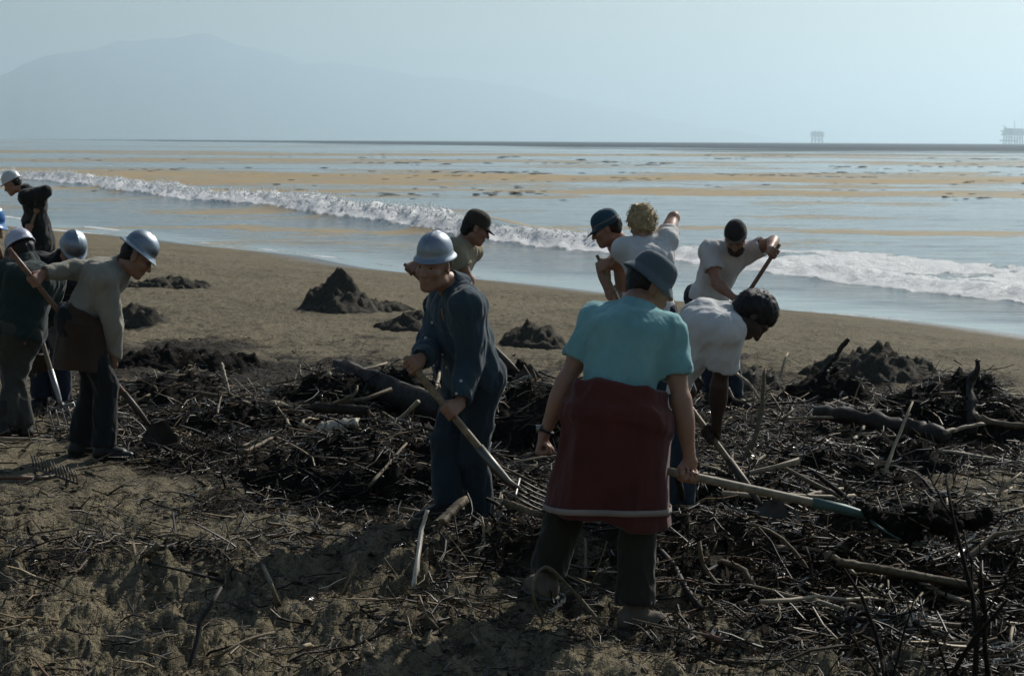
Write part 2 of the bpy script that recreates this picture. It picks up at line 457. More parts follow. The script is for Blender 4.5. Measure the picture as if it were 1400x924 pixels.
kp = (ff > .5) & (np.abs(xx / yy) < .3) & (tt > 24) & (rng.uniform(0, 1, len(tt)) < .28)
xx, yy, zz, tt, dq = xx[kp], yy[kp], zz[kp], tt[kp], dq[kp]
jump = np.abs(rng.normal(0, .03, len(xx))) * (1 + 1.2 * sstep(20, 38, tt)) * np.exp(-(dq / .8) ** 2)
k = NT('sea_froth'); c_ = k.coord(); k.base(k.mix(k.noise(c_, 6, 3), (.75, .75, .74), (.93, .93, .92))); k.set(Roughness=.6)
k.bump(k.noise(c_, 30, 3), .5, .02)
tr = k.n('ShaderNodeBsdfTranslucent'); tr.inputs[0].default_value = (.85, .87, .86, 1); mx = k.n('ShaderNodeMixShader'); mx.inputs[0].default_value = .45
k.l(k.b.outputs[0], mx.inputs[1]); k.l(tr.outputs[0], mx.inputs[2]); k.l(mx.outputs[0], k.out.inputs['Surface'])
FROTH = k.m
V, F = clots(xx, yy, zz + jump, rng.uniform(.008, .03, len(xx)) * (1 + yy / 90), .4)
froth = mesh_np('sea_foam', V, F, FROTH, smooth=True)
tag(froth, 'white froth and spray along the breaking wave', 'foam', kind='stuff')

# scraps of kelp and tar afloat on the scum belts
n_ = 2600; yy = np.exp(rng.choice([4.83, 5.18, 5.3, 5.62, 5.95], n_) + rng.normal(0, .07, n_)); uu = rng.beta(2.2, 1.3, n_) * .56 - .29; xx = uu * yy
cl_n = fbm(xx * 6 / yy * 3, np.log(yy) * 30, 0, 2, 71); kp = cl_n > .42; xx, yy = xx[kp], yy[kp]
V, F = clots(xx, yy, sea_z(xx, yy)[0] + .02, yy * rng.uniform(.0003, .0011, len(xx)), .4, .22); V[:, 0] += (V[:, 0] - np.repeat(xx, 12)) * 1.6
tag(mesh_np('floating_kelp', V, F, surf_mat('floating_kelp_brown', (.05, .038, .022), rough=.5)), 'dark scraps of kelp afloat on the scum belts', 'kelp', kind='stuff')

# ------------------------------------------------------------------ far mountain, oil platforms
prof = [(-500, 150), (-250, 128), (-80, 118), (0, 106), (30, 90), (65, 77), (130, 69), (165, 56), (240, 52), (260, 46), (285, 47), (325, 62), (380, 75), (410, 87), (450, 85), (520, 94), (575, 107), (625, 107), (700, 117), (790, 138), (900, 162), (1030, 184), (1100, 196), (1500, 200)]
pxs = np.array([p[0] for p in prof], float); pys = np.array([p[1] for p in prof], float)
npx = np.linspace(-500, 1500, 260)
crest = np.interp(npx, pxs, pys) + 1.6 * fbm(npx * .05, 2.0, 0, 4, 77)
dist = 17000 + np.clip(npx, 0, 900) * 17
cp = np.array([P(a, b, d) for a, b, d in zip(npx, crest, dist)])
rows = []
for j, f in enumerate(np.linspace(0, 1, 26)):
    back = f > .72
    hh = (f / .72) ** 1.25 if not back else 1 - (f - .72) / .28 * .9
    Yr = dist * (1 + (f - .72) * .22)
    Xr = cp[:, 0] / dist * Yr
    spur = fbm(npx * .03, f * 3.0, 0, 4, 91) * 120 * np.sin(math.pi * min(1, f / .72)) if not back else 0
    Zr = -60 + (cp[:, 2] + 60) * hh + spur * np.clip((cp[:, 2]) / 700, 0, 1)
    rows.append(np.stack([Xr, Yr, Zr], -1))
R_ = np.array(rows)
mt = mesh_np('mountain', R_.reshape(-1, 3), grid_faces(26, 260), surf_mat('scrub_hillside', (.055, .062, .04), rough=.95, var=.4, scale=.002, fine=.02, bump=.4, bd=20))
tag(mt, 'long hazy mountain ridge across the bay', kind='structure')

def box(V, F, c, h, rot=None):
    b = np.array([(x, y, z) for x in (-1, 1) for y in (-1, 1) for z in (-1, 1)], float) * np.asarray(h)
    if rot is not None: b = b @ np.asarray(rot).T
    n = sum(len(v) for v in V); V.append(b + np.asarray(c))
    F.append(np.array([(0, 1, 3, 2), (4, 6, 7, 5), (0, 4, 5, 1), (2, 3, 7, 6), (0, 2, 6, 4), (1, 5, 7, 3)]) + n)
def bar(V, F, a, b, r):
    a, b = np.asarray(a, float), np.asarray(b, float); d = b - a; L = np.linalg.norm(d); d = d / L
    u = np.cross(d, (0, 0, 1) if abs(d[2]) < .9 else (1, 0, 0)); u /= np.linalg.norm(u); v = np.cross(d, u)
    box(V, F, (a + b) / 2, (r, r, L / 2), np.stack([u, v, d], 1))
def platform(px, Y, wdt, ht, label, derrick):
    m = m_metal('platform_steel', (.10, .11, .12), .6, .3)
    b = P(px, 196, Y); z0 = -Y * Y / (2 * RE); root = empty('oil_platform', (b.x, Y, z0), label, 'oil platform')
    def part(name, fn):
        V, F = [], []; fn(V, F); mesh_np(name, np.concatenate(V) + np.array([b.x, Y, z0]), np.concatenate(F), m, root, smooth=False)
    W = wdt / 2
    for sx in (-.8, -.28, .28, .8):
        for sy in (-.5, .5):
            part('leg', lambda V, F: bar(V, F, (sx * W, sy * W, -8), (sx * W * .92, sy * W * .92, ht * .5), wdt * .03))
    for s in (-1, 1):
        for a, c in ((-.8, -.28), (.28, -.28), (.28, .8)):
            part('brace', lambda V, F: bar(V, F, (a * W, s * W * .5, ht * .1), (c * W, s * W * .5, ht * .44), wdt * .014))
    part('lower_deck', lambda V, F: box(V, F, (0, 0, ht * .50), (W, W * .7, ht * .035)))
    for x, wd in ((-.55, .36), (.15, .26), (.7, .26)): part('machinery_module', lambda V, F: box(V, F, (x * W, 0, ht * .6), (wd * W, W * .55, ht * .075)))
    part('upper_deck', lambda V, F: box(V, F, (0, 0, ht * .70), (W * 1.05, W * .75, ht * .03)))
    for x, wd, hz in ((-.5, .3, .07), (.35, .5, .05)): part('deck_housing', lambda V, F: box(V, F, (x * W, 0, ht * .78), (wd * W, W * .5, ht * hz)))
    if derrick:
        part('crane_boom', lambda V, F: bar(V, F, (-.4 * W, 0, ht * .72), (-.95 * W, 0, ht * .98), wdt * .02))
        part('mast', lambda V, F: bar(V, F, (.1 * W, 0, ht * .75), (.1 * W, 0, ht * 1.25), wdt * .012))
        part('boat_landing', lambda V, F: box(V, F, (-.6 * W, 0, ht * .18), (.6 * W, W * .4, ht * .035)))
    else:
        part('mast', lambda V, F: bar(V, F, (.3 * W, 0, ht * .75), (.3 * W, 0, ht * 1.0), wdt * .015))
platform(1117, 10500, 66, 72, 'small hazy offshore oil platform, a compact block without a crane', False)
platform(1385, 8200, 84, 74, 'larger hazy offshore oil platform with crane boom and open legs', True)

# ------------------------------------------------------------------ haze
k = NT('haze_air'); k.t.nodes.remove(k.b)
pv = k.n('ShaderNodeVolumePrincipled'); pv.inputs['Density'].default_value = 1.15e-4; pv.inputs['Color'].default_value = (.73, .91, 1, 1); pv.inputs['Anisotropy'].default_value = .64
k.l(pv.outputs[0], k.out.inputs['Volume'])
V, F = [], []
box(V, F, (0, 24000, 420), (60000, 26000, 530))
hz = mesh_np('haze', V[0], F[0], k.m, smooth=False); tag(hz, 'pale sea haze hanging in the air', 'haze', kind='stuff')

# ------------------------------------------------------------------ signed-distance modelling for figures
A = lambda v: np.array(v, float)
def nrm(v):
    v = A(v); return v / max(1e-9, np.linalg.norm(v))

class Field:
    def __init__(s, pts, pad, h):
        pts = np.array(pts, float); s.h = h
        s.o = pts.min(0) - pad; s.n = np.ceil((pts.max(0) + pad - s.o) / h).astype(int) + 1
        s.F = np.full(s.n, .2, np.float32)
    def sub(s, lo, hi):
        i0 = np.clip(np.floor((lo - s.o) / s.h).astype(int), 0, s.n - 1); i1 = np.clip(np.ceil((hi - s.o) / s.h).astype(int) + 1, 1, s.n)
        ax = [np.arange(a, b) * s.h + o for a, b, o in zip(i0, i1, s.o)]
        G = np.stack(np.meshgrid(*ax, indexing='ij'), -1).astype(np.float32)
        return tuple(slice(a, b) for a, b in zip(i0, i1)), G
    def put(s, sl, d, k, mode):
        f = s.F[sl]
        if mode == 'add':
            if k > 0:
                hh = np.clip(.5 + .5 * (f - d) / k, 0, 1); s.F[sl] = f * (1 - hh) + d * hh - k * hh * (1 - hh)
            else: s.F[sl] = np.minimum(f, d)
        elif mode == 'sub':
            d = -d
            if k > 0:
                hh = np.clip(.5 - .5 * (f - d) / k, 0, 1); s.F[sl] = f * (1 - hh) + d * hh + k * hh * (1 - hh)
            else: s.F[sl] = np.maximum(f, d)
    def cap(s, a, b, ra, rb, k=.02, mode='add', lat=None, fl=1.0, flat=False):
        """tapered capsule; lat/fl: cross-section stretched by fl along lat; flat: square-cut ends"""
        a, b = A(a), A(b); m = max(ra, rb) * max(1, fl) + k + 2 * s.h
        sl, G = s.sub(np.minimum(a, b) - m, np.maximum(a, b) + m)
        d = b - a; L2 = max(1e-9, d @ d); q = G - a.astype(np.float32)
        t0 = (q @ d) / L2; t = np.clip(t0, 0, 1)
        e = q - t[..., None] * d.astype(np.float32)
        if flat:
            e = q - t0[..., None] * d.astype(np.float32)
        if lat is not None and fl != 1:
            l = nrm(lat); l = nrm(l - d * (l @ d) / L2)
            c = e @ l
            e = e - c[..., None] * l.astype(np.float32) * np.float32(1 - 1 / fl)
        D = np.sqrt((e * e).sum(-1)) - (ra + (rb - ra) * t)
        if flat: D = np.maximum(D, (np.abs(t0 - .5) - .5) * math.sqrt(L2))
        s.put(sl, D.astype(np.float32), k, mode)
    def ell(s, c, ax, r, k=.02, mode='add'):
        """ellipsoid; ax: 3 unit axes, r: 3 radii"""
        c = A(c); m = max(r) + k + 2 * s.h; sl, G = s.sub(c - m, c + m)
        q = G - c.astype(np.float32); u = 0
        for x, rr in zip(ax, r): u = u + ((q @ A(x)) / rr) ** 2
        D = (np.sqrt(u) - 1) * min(r)
        s.put(sl, D.astype(np.float32), k, mode)
    def cut(s, p, n):
        sl, G = s.sub(s.o, s.o + s.n * s.h)
        s.F = np.maximum(s.F, ((G - A(p).astype(np.float32)) @ nrm(n)).astype(np.float32))
    def mesh(s):
        F = s.F; F[0] = F[-1] = .2; F[:, 0] = F[:, -1] = .2; F[:, :, 0] = F[:, :, -1] = .2
        S = F < 0
        c = np.zeros(np.array(F.shape) - 1, np.uint8)
        offs = [(i, j, k) for i in (0, 1) for j in (0, 1) for k in (0, 1)]
        nx, ny, nz = c.shape
        for i, j, k in offs: c += S[i:i + nx, j:j + ny, k:k + nz]
        I = np.argwhere((c > 0) & (c < 8))
        if not len(I): return np.zeros((0, 3)), np.zeros((0, 4), int)
        vals = np.stack([F[I[:, 0] + i, I[:, 1] + j, I[:, 2] + k] for i, j, k in offs], 1)
        acc = np.zeros((len(I), 3)); cnt = np.zeros(len(I))
        for a in range(8):
            for b in range(a + 1, 8):
                dv = np.array(offs[b]) - np.array(offs[a])
                if np.abs(dv).sum() != 1: continue
                va, vb = vals[:, a], vals[:, b]; m = (va < 0) != (vb < 0)
                t = np.where(m, va / np.where(va == vb, 1, va - vb), 0)
                acc += m[:, None] * (np.array(offs[a]) + t[:, None] * dv); cnt += m
        V = (I + acc / cnt[:, None]) * s.h + s.o
        ids = np.full(c.shape, -1, np.int32); ids[I[:, 0], I[:, 1], I[:, 2]] = np.arange(len(I))
        Q = []
        for ax in range(3):
            b, d = [(1, 2), (2, 0), (0, 1)][ax]
            sa = [slice(None)] * 3; sb = [slice(None)] * 3; sa[ax] = slice(0, -1); sb[ax] = slice(1, None)
            e = np.argwhere(S[tuple(sa)] != S[tuple(sb)])
            if not len(e): continue
            fwd = S[e[:, 0], e[:, 1], e[:, 2]]
            def cell(ob, od):
                q = e.copy(); q[:, b] -= ob; q[:, d] -= od; return ids[q[:, 0], q[:, 1], q[:, 2]]
            q = np.stack([cell(1, 1), cell(0, 1), cell(0, 0), cell(1, 0)], 1)
            q[~fwd] = q[~fwd][:, ::-1]; Q.append(q)
        return V, np.concatenate(Q)

def vnormals(V, Q):
    a, b, c = V[Q[:, 0]], V[Q[:, 1]], V[Q[:, 2]]; n = np.cross(b - a, c - a)
    N = np.zeros_like(V)
    for i in range(4): np.add.at(N, Q[:, i], n)
    return N / np.maximum(1e-12, np.linalg.norm(N, axis=1))[:, None]

def relax(V, Q, it=2, f=.5):
    for _ in range(it):
        S = np.zeros_like(V); C = np.zeros(len(V))
        for i in range(4):
            np.add.at(S, Q[:, i], V[Q[:, (i + 1) % 4]] + V[Q[:, (i + 3) % 4]]); np.add.at(C, Q[:, i], 2)
        V = V + f * (S / C[:, None] - V)
    return V

def wrinkle(V, Q, amp, freq, ax, seed, stretch=.35):
    """cloth folds: ridged noise drawn out along direction ax"""
    ax = nrm(ax); al = V @ ax
    W = V - al[:, None] * ax * (1 - stretch)
    n1 = fbm(W[:, 0] * freq, W[:, 1] * freq, W[:, 2] * freq, 2, seed)
    n2 = 1 - np.abs(fbm(W[:, 0] * freq * 1.25 + 3, W[:, 1] * freq * 1.25, W[:, 2] * freq * 1.25, 2, seed + 7)) * 2
    n3 = fbm(W[:, 0] * freq * 2.8, W[:, 1] * freq * 2.8, W[:, 2] * freq * 2.8, 2, seed + 11)
    d = amp * (.5 * n1 + .6 * np.clip(n2, -1, 1) + .22 * n3)
    return V + vnormals(V, Q) * d[:, None]

def field_obj(name, fld, mat, parent, wr=None, sm=2):
    V, Q = fld.mesh()
    if sm: V = relax(V, Q, sm)
    if wr: V = wrinkle(V, Q, *wr)
    return mesh_np(name, V, Q, mat, parent)

def ik(a, b, l1, l2, pole):
    a, b, pole = A(a), A(b), A(pole); d = b - a; L = np.linalg.norm(d)
    if L > (l1 + l2) * .995:
        f = L / (l1 + l2) * 1.006; l1 *= f; l2 *= f
    x = (l1 * l1 - l2 * l2 + L * L) / (2 * L); h = math.sqrt(max(0, l1 * l1 - x * x))
    u = d / L; p = pole - u * (pole @ u); return a + u * x + nrm(p) * h

def yawv(deg):
    r = math.radians(deg); return A((math.sin(r), math.cos(r), 0))     # 0 = away from camera, 90 = to the right

SKIN_T = skin('skin_tanned', (.30, .165, .105)); SKIN_D = skin('skin_dark', (.055, .032, .024)); SKIN_L = skin('skin_fair', (.38, .22, .15))
M_EYE = surf_mat('eye_white', (.20, .15, .12), rough=.2, bump=0); M_IRIS = surf_mat('iris_dark', (.03, .02, .015), rough=.15, bump=0)

def hat_mesh(name, kind, c, ax, mat, parent):
    """ax = (right, forward, up); c = hat origin at brow height inside the head"""
    r, f, u = ax
    nth = 40; th = np.linspace(0, 2 * math.pi, nth, endpoint=False)
    cs, sn = np.cos(th), np.sin(th)                         # cs along right, sn along forward
    rows = []
    def ring(rx, ry, z, dz=None, off=0.0): rows.append((rx, ry, z, 0 if dz is None else dz, off))
    if kind == 'hardhat':                                    # full-brim helmet with a crown ridge
        for a in np.linspace(4, 90, 12):
            a = math.radians(a); ring(.112 * math.sin(a) ** .92, .134 * math.sin(a) ** .92, .012 + .128 * math.cos(a) ** .9)
        ring(.120, .142, .006); ring(.138, .163, -.008); ring(.150, .178, -.016); ring(.151, .179, -.021); ring(.138, .162, -.015); ring(.112, .133, -.002); ring(.104, .124, .03)
        for a in (60, 35, 8):
            a = math.radians(a); ring(.104 * math.sin(a), .124 * math.sin(a), .03 + .095 * math.cos(a))
    elif kind == 'shortbrim':
        for a in np.linspace(4, 90, 12):
            a = math.radians(a); ring(.114 * math.sin(a) ** .92, .136 * math.sin(a) ** .92, .006 + .142 * math.cos(a) ** .9)
        ring(.119, .141, .0); ring(.127, .152, -.012); ring(.134, .162, -.020); ring(.135, .163, -.025); ring(.125, .15, -.016); ring(.110, .131, -.002); ring(.104, .124, .03)
        for a in (60, 35, 8):
            a = math.radians(a); ring(.104 * math.sin(a), .124 * math.sin(a), .03 + .095 * math.cos(a))
    elif kind == 'capstyle':                                 # helmet with a front peak only
        pk = np.maximum(0, sn) ** 2.0
        for a in np.linspace(4, 90, 12):
            a = math.radians(a); ring(.112 * math.sin(a) ** .92, .132 * math.sin(a) ** .92, .012 + .128 * math.cos(a) ** .9)
        ring(.118, .138, .004); ring(.120, .140 + .0 * pk, .0, None, .03 * pk); ring(.120, .140, -.008, None, .062 * pk); ring(.117, .137, -.010, None, .058 * pk)
        ring(.106, .126, .0); ring(.1, .12, .03)
        for a in (60, 35, 8):
            a = math.radians(a); ring(.1 * math.sin(a), .12 * math.sin(a), .03 + .09 * math.cos(a))
    elif kind == 'bucket':
        for a in np.linspace(5, 72, 8):
            a = math.radians(a); ring(.098 * math.sin(a) ** .7, .118 * math.sin(a) ** .7, .012 + .105 * math.cos(a) ** .55)
        ring(.100, .119, .045); ring(.103, .122, .02); ring(.104, .123, .010); ring(.118, .138, -.008); ring(.134, .156, -.034); ring(.137, .158, -.040); ring(.133, .155, -.042); ring(.112, .13, -.012); ring(.095, .113, .012); ring(.09, .107, .05); ring(.03, .03, .1)
    elif kind in ('cap', 'knit'):
        pk = (np.maximum(0, sn) ** 1.6) * (.85 if kind == 'cap' else 0)
        for a in np.linspace(5, 90, 11):
            a = math.radians(a); ring(.088 * math.sin(a) ** .85, .108 * math.sin(a) ** .85, .006 + .098 * math.cos(a) ** .8)
        ring(.09, .11, -.008, None, .012 * pk); ring(.09, .11, -.018, -.012 * pk, .075 * pk); ring(.088, .108, -.022, -.013 * pk, .074 * pk); ring(.082, .1, -.014, None, .01 * pk); ring(.078, .096, .02); ring(.03, .03, .07)
    V = []
    for i, (rx, ry, z, dz, off) in enumerate(rows):
        x = rx * cs; y = ry * sn + off; zz = z + dz + 0 * cs
        if kind in ('hardhat', 'capstyle', 'shortbrim') and i < 12: zz = zz + .006 * np.exp(-(x / .012) ** 2); x = x
        if kind == 'hardhat' and 13 <= i <= 17: zz = zz - .012 * np.maximum(0, sn) ** 2 + .006 * cs ** 2
        if kind == 'bucket': 
            nn = noise(cs * 1.5 + 5, sn * 1.5, i * .5, 3); x = x * (1 + .02 * nn); y = y * (1 + .02 * nn)
            if i >= 11: zz = zz + .010 * noise(cs * 1.2, sn * 1.2 + 7, 0, 9)
        V.append(np.stack([x, y, zz], -1))
    n = len(V); V = np.concatenate(V)
    i = np.arange(n * nth).reshape(n, nth)
    Q = np.stack([i[:-1], i[1:], np.roll(i[1:], -1, 1), np.roll(i[:-1], -1, 1)], -1).reshape(-1, 4)
    top = len(V); V = np.concatenate([V, [[0, 0, rows[0][2] + .003], [0, 0, rows[-1][2] + .002]]])
    T1 = np.stack([np.full(nth, top), i[0], np.roll(i[0], -1)], 1); T2 = np.stack([np.full(nth, top + 1), np.roll(i[-1], -1), i[-1]], 1)
    V = V * {'shortbrim': .79, 'hardhat': .86, 'capstyle': .9, 'bucket': .89, 'cap': 1.0, 'knit': 1.0}[kind]
    Wd = A(c) + V @ np.stack([r, f, u])
    return mesh_np(name, Wd, [Q, T1, T2], mat, parent)

def hand(fl, W, g, a, m, palm, rr, sg):
    """closed five-fingered hand on axis a through g; W wrist, m hand direction, palm faces the axis; sg: thumb side along a"""
    kn = []
    for i, o in enumerate((-.031, -.0105, .0105, .030)):
        o = o * -sg; ln = (.82, .97, 1.0, .94)[i]
        K = g + a * o + m * .020 - palm * (rr + .004)
        fl.cap(W + a * o * .55, K, .017, .0135, .012)
        pts = [K]
        for ang in (75, 150, 225, 285):
            t = math.radians(ang * ln); pts.append(g + a * o * 1.02 + rr * 1.05 * (-palm * math.cos(t) + m * math.sin(t)))
        for p, q, r0, r1 in zip(pts, pts[1:], (.0105, .0100, .0092, .0086), (.0100, .0092, .0086, .0078)):
            fl.cap(p, q, r0, r1, .003)
    b = W + m * .022 + a * sg * .022
    k1 = g + a * sg * .046 - m * .022 - palm * .004; k2 = g + a * sg * .040 + palm * rr * .95 - m * .006; k3 = g + a * sg * .026 + palm * rr * 1.0 + m * .016
    fl.cap(b, k1, .016, .0125, .012); fl.cap(k1, k2, .0115, .0105, .004); fl.cap(k2, k3, .0105, .0085, .003)

def person(label, Y0, pel, nk, hd, yaw, face, ank, arms, wear, ysh=None, roll=0.0, sc=1.0, h=.0075, group='beach clean-up workers', hunch=.03, foot=None, brow=None):
    pel = A(P(pel[0], pel[1], Y0 + pel[2]))
    def at_len(p0, px, py, L, lean):
        q = A(P(px, py, p0[1])); r = q - p0; ip = np.linalg.norm(r)
        if ip < L: dy = math.sqrt(L * L - ip * ip) * lean
        else: dy = 0
        return A(P(px, py, p0[1] + dy))
    neck = at_len(pel, nk[0], nk[1], .50 * sc, nk[2]); head = at_len(neck, hd[0], hd[1], .19 * sc, hd[2])
    fwd = yawv(yaw); fsh = yawv(yaw if ysh is None else ysh)
    up = nrm(neck - pel)
    rh = A((fwd[1], -fwd[0], 0)); rs = A((fsh[1], -fsh[0], 0)) + A((0, 0, roll)); rs = nrm(rs - up * (rs @ up) * .8)
    rh = nrm(rh - up * (rh @ up) * .3)
    front = nrm(np.cross(up, rs)) if True else fsh           # chest normal
    if front @ fsh < 0 and abs(up[2]) > .5: front = -front
    chest = pel + (neck - pel) * .72 - front * hunch; mid = pel + (neck - pel) * .38 - front * hunch * .6
    base = A((pel[0], pel[1], 0))
    # feet on the ground
    hips, knees, ankles, ftd = {}, {}, {}, {}
    for s, sg in (('L', -1), ('R', 1)):
        px, dy = ank[s][:2]
        Y = Y0 + dy; x = P(px, 600, Y).x; g = gz(x, Y) + (ank[s][2] if len(ank[s]) > 2 else 0)
        ankles[s] = A((x, Y, g + .088)); hips[s] = pel + rh * sg * .088 * sc - up * .02
        ff = yawv((foot or {}).get(s, yaw + sg * 10)); ftd[s] = ff
        dl = np.linalg.norm(hips[s] - ankles[s]); kf = min(1, dl / (.86 * sc) * (1.0 + wear.get('bend', .012)))
        knees[s] = ik(hips[s], ankles[s], .435 * sc * kf, .425 * sc * kf, fwd + ff * .4)
    base[2] = min(ankles['L'][2], ankles['R'][2]) - .088
    root = empty('person', tuple(base), label, 'person', group)
    # head frame
    fy, fp, fr = (list(face) + [0, 0])[:3]
    f0 = yawv(fy); f = nrm(f0 * math.cos(math.radians(fp)) + A((0, 0, math.sin(math.radians(fp)))))
    r0 = A((f0[1], -f0[0], 0)); u0 = np.cross(r0, f)
    cr, sr_ = math.cos(math.radians(fr)), math.sin(math.radians(fr))
    r = r0 * cr - u0 * sr_; u = u0 * cr + r0 * sr_
    # shoulders, arms
    shl, elb, wri, grips = {}, {}, {}, {}
    for s, sg in (('L', -1), ('R', 1)):
        ar = arms[s]
        S = neck - up * .072 * sc + rs * sg * .165 * sc + front * ar.get('fw', .0) + A((0, 0, ar.get('lift', 0)))
        E0 = A(P(ar['el'][0], ar['el'][1], Y0 + ar['el'][2]))
        if 'grip' in ar: g, a = A(ar['grip'][0]), nrm(ar['grip'][1]); rr = ar.get('rr', .027)
        else: g = A(P(ar['wr'][0], ar['wr'][1], Y0 + ar['wr'][2])); a = nrm(ar.get('axis', rs)); rr = .021
        m = g - E0; m = nrm(m - a * (m @ a)); palm = np.cross(a, m)
        if palm @ A(ar.get('palm', (0, 0, -1))) < 0: palm = -palm
        W = g - m * .062 + -palm * (rr + .006) * .8
        E = ik(S, W, .285 * sc, .25 * sc, E0 - S)
        shl[s], elb[s], wri[s] = S, E, W
        tsg = 1 if (np.cross(a, m) @ palm) * sg > 0 else -1
        grips[s] = (W, g, a, m, palm, rr, ar.get('thumb', tsg))
    # ---- body: one continuous skin surface
    pts = [pel, neck, head + u * .16, head + f * .16, head - f * .14, head - u * .16, *shl.values(), *elb.values(), *wri.values(), *[g[1] for g in grips.values()]]
    if wear.get('bare_legs'): pts += [*knees.values(), *ankles.values()]
    B = Field(pts, .13, h)
    lat = rs
    def torso(Fd, inf, k=.05, lo=.06):
        i2 = inf * .72
        Fd.cap(pel - up * lo, pel, .104 + i2, .106 + i2, k, lat=rh, fl=1.40)
        Fd.cap(pel, mid, .105 + i2, .096 + i2, k, lat=rh, fl=1.36)
        Fd.cap(mid, chest, .096 + i2, .110 + i2, k, lat=rs, fl=1.34)
        Fd.cap(chest, neck - up * .06, .110 + i2, .072 + i2, k, lat=rs, fl=1.50)
        for s, sg in (('L', -1), ('R', 1)):
            Fd.cap(neck - up * .025, shl[s], .048 + inf * .8, .056 + inf, k * .8)
            Fd.cap(chest + rs * sg * .05, shl[s], .085 + inf * .5, .055 + inf, k * .8)
    torso(B, -.006)
    hb = head - u * .055 - f * .028
    B.cap(neck, hb, .062, .057, .03); B.cap(neck - up * .03, neck + nrm(hb - neck) * .03, .075, .062, .03)
    # head
    B.ell(head + u * .032 - f * .012, (r, f, u), (.077, .098, .090), .01)
    B.ell(head - u * .030 + f * .030, (r, f, u), (.062, .066, .082), .03)
    B.cap(head - u * .085 + f * .052, head - u * .100 + f * .074, .030, .022, .03)
    for sg in (-1, 1):
        B.cap(head - u * .075 - f * .01 + r * sg * .052, head - u * .098 + f * .066 + r * sg * .016, .02, .016, .025)      # jaw line
        B.ell(head - u * .022 + f * .066 + r * sg * .040, (r, f, u), (.026, .022, .022), .02)                                # cheek
        B.cap(head + u * .030 + f * .088 + r * sg * .008, head + u * .026 + f * .074 + r * sg * .052, .011, .010, .012)      # brow
        B.ell(head + u * .008 + f * .102 + r * sg * .032, (r, f, u), (.022, .015, .011), .012, 'sub')                        # eye socket
        ec = head - u * .006 - f * .012 + r * sg * .078
        B.ell(ec, (nrm(r + f * sg * -.35), f, u), (.011, .020, .033), .008); B.ell(ec + r * sg * .012 + f * .003, (r, f, u), (.007, .010, .018), .006, 'sub')
    B.cap(head + u * .014 + f * .092, head - u * .030 + f * .116, .009, .0135, .012)
    for sg in (-1, 1): B.ell(head - u * .034 + f * .104 + r * sg * .013, (r, f, u), (.009, .011, .009), .008)
    B.ell(head - u * .058 + f * .095, (r, f, u), (.024, .011, .0065), .008); B.ell(head - u * .072 + f * .093, (r, f, u), (.021, .011, .0075), .008)
    B.cap(head - u * .0645 + f * .106 - r * .022, head - u * .0645 + f * .106 + r * .022, .003, .003, .006, 'sub')
    # arms
    for s in 'LR':
        B.cap(shl[s], elb[s], .052, .040, .03); B.cap(elb[s], wri[s], .043, .027, .02)
        B.ell(elb[s] * .72 + wri[s] * .28, (nrm(wri[s] - elb[s]), *_perp(wri[s] - elb[s])), (.085, .044, .041), .03)
        B.ell(shl[s] * .55 + elb[s] * .45, (nrm(elb[s] - shl[s]), *_perp(elb[s] - shl[s])), (.095, .051, .05), .03)
        hand(B, *grips[s])
    if wear.get('bare_legs'):
        for s in 'LR':
            B.cap(hips[s], knees[s], .085, .056, .03); B.cap(knees[s], ankles[s], .054, .036, .02)
            B.ell(knees[s] * .66 + ankles[s] * .34 - fwd * .02, (nrm(ankles[s] - knees[s]), *_perp(ankles[s] - knees[s])), (.13, .055, .052), .03)
    field_obj('body', B, wear['skin'], root, None, 1)
    # eyes
    for sg in (-1, 1):
        e0 = head + u * .006 + f * .0755 + r * sg * .032
        V = e0 + ICV * .0125
        eo = mesh_np('eye', V, ICF, M_EYE, root)
        V = e0 + f * .0075 + ICV * .0068
        mesh_np('iris', V, ICF, M_IRIS, eo)
    # ---- clothes
    hc = max(.0108, h * 1.15)
    sd = int(abs(pel[0]) * 97 + pel[1] * 13) % 1000
    if wear.get('shirt'):
        m_, sl_, bulk, lo = wear['shirt']
        S = Field([pel - up * .15, neck + up * .03, *shl.values(), *elb.values(), *wri.values(), chest], .16, hc)
        torso(S, bulk, .05, max(.02, lo))
        if wear.get('jacket'):
            S.cap(neck - up * .02, neck + nrm(hb - neck) * .045, .088, .080, .02)
        for s in 'LR':
            a, e, w_ = shl[s], elb[s], wri[s]
            if sl_ == 'short':
                t = wear.get('slv', .62); q = a + (e - a) * t
                S.cap(a, q, .068 + bulk * .6, .066 + bulk * .6, .03, flat=True); S.cap(a, a, .064 + bulk * .6, .064 + bulk * .6, .03)
                S.cap(a + (e - a) * (t - .12), a + (e - a) * (t + .1), .054 + bulk * .3, .058 + bulk * .4, 0, 'sub', flat=True)
            else:
                q = e + (w_ - e) * wear.get('cuff', .93)
                S.cap(a, e, .064 + bulk * .7, .056 + bulk * .6, .03); S.cap(e, q, .054 + bulk * .6, .040 + bulk * .5, .02, flat=True)
                S.cap(e + (w_ - e) * .84, q + nrm(w_ - e) * .03, .034 + bulk * .4, .036 + bulk * .45, 0, 'sub', flat=True)
        S.cut(pel - up * lo, -up)
        so_ = field_obj('jacket' if wear.get('jacket') else 'shirt', S, m_, root, (wear.get('fold', .009), 11, up + rs * .35, sd, .33), 2)
        if wear.get('collar'):
            C = Field([neck, hb], .15, .006); n_ = nrm(hb - neck)
            C.cap(neck - n_ * .03, neck + n_ * .066, .098, .076, 0, flat=True)
            C.cap(neck - n_ * .05, neck + n_ * .09, .084, .066, 0, 'sub', flat=True)
            C.cap(neck + front * .09 - n_ * .05, neck + front * .07 + n_ * .08, .022, .05, .01, 'sub')
            field_obj('collar', C, m_, root, None, 1)
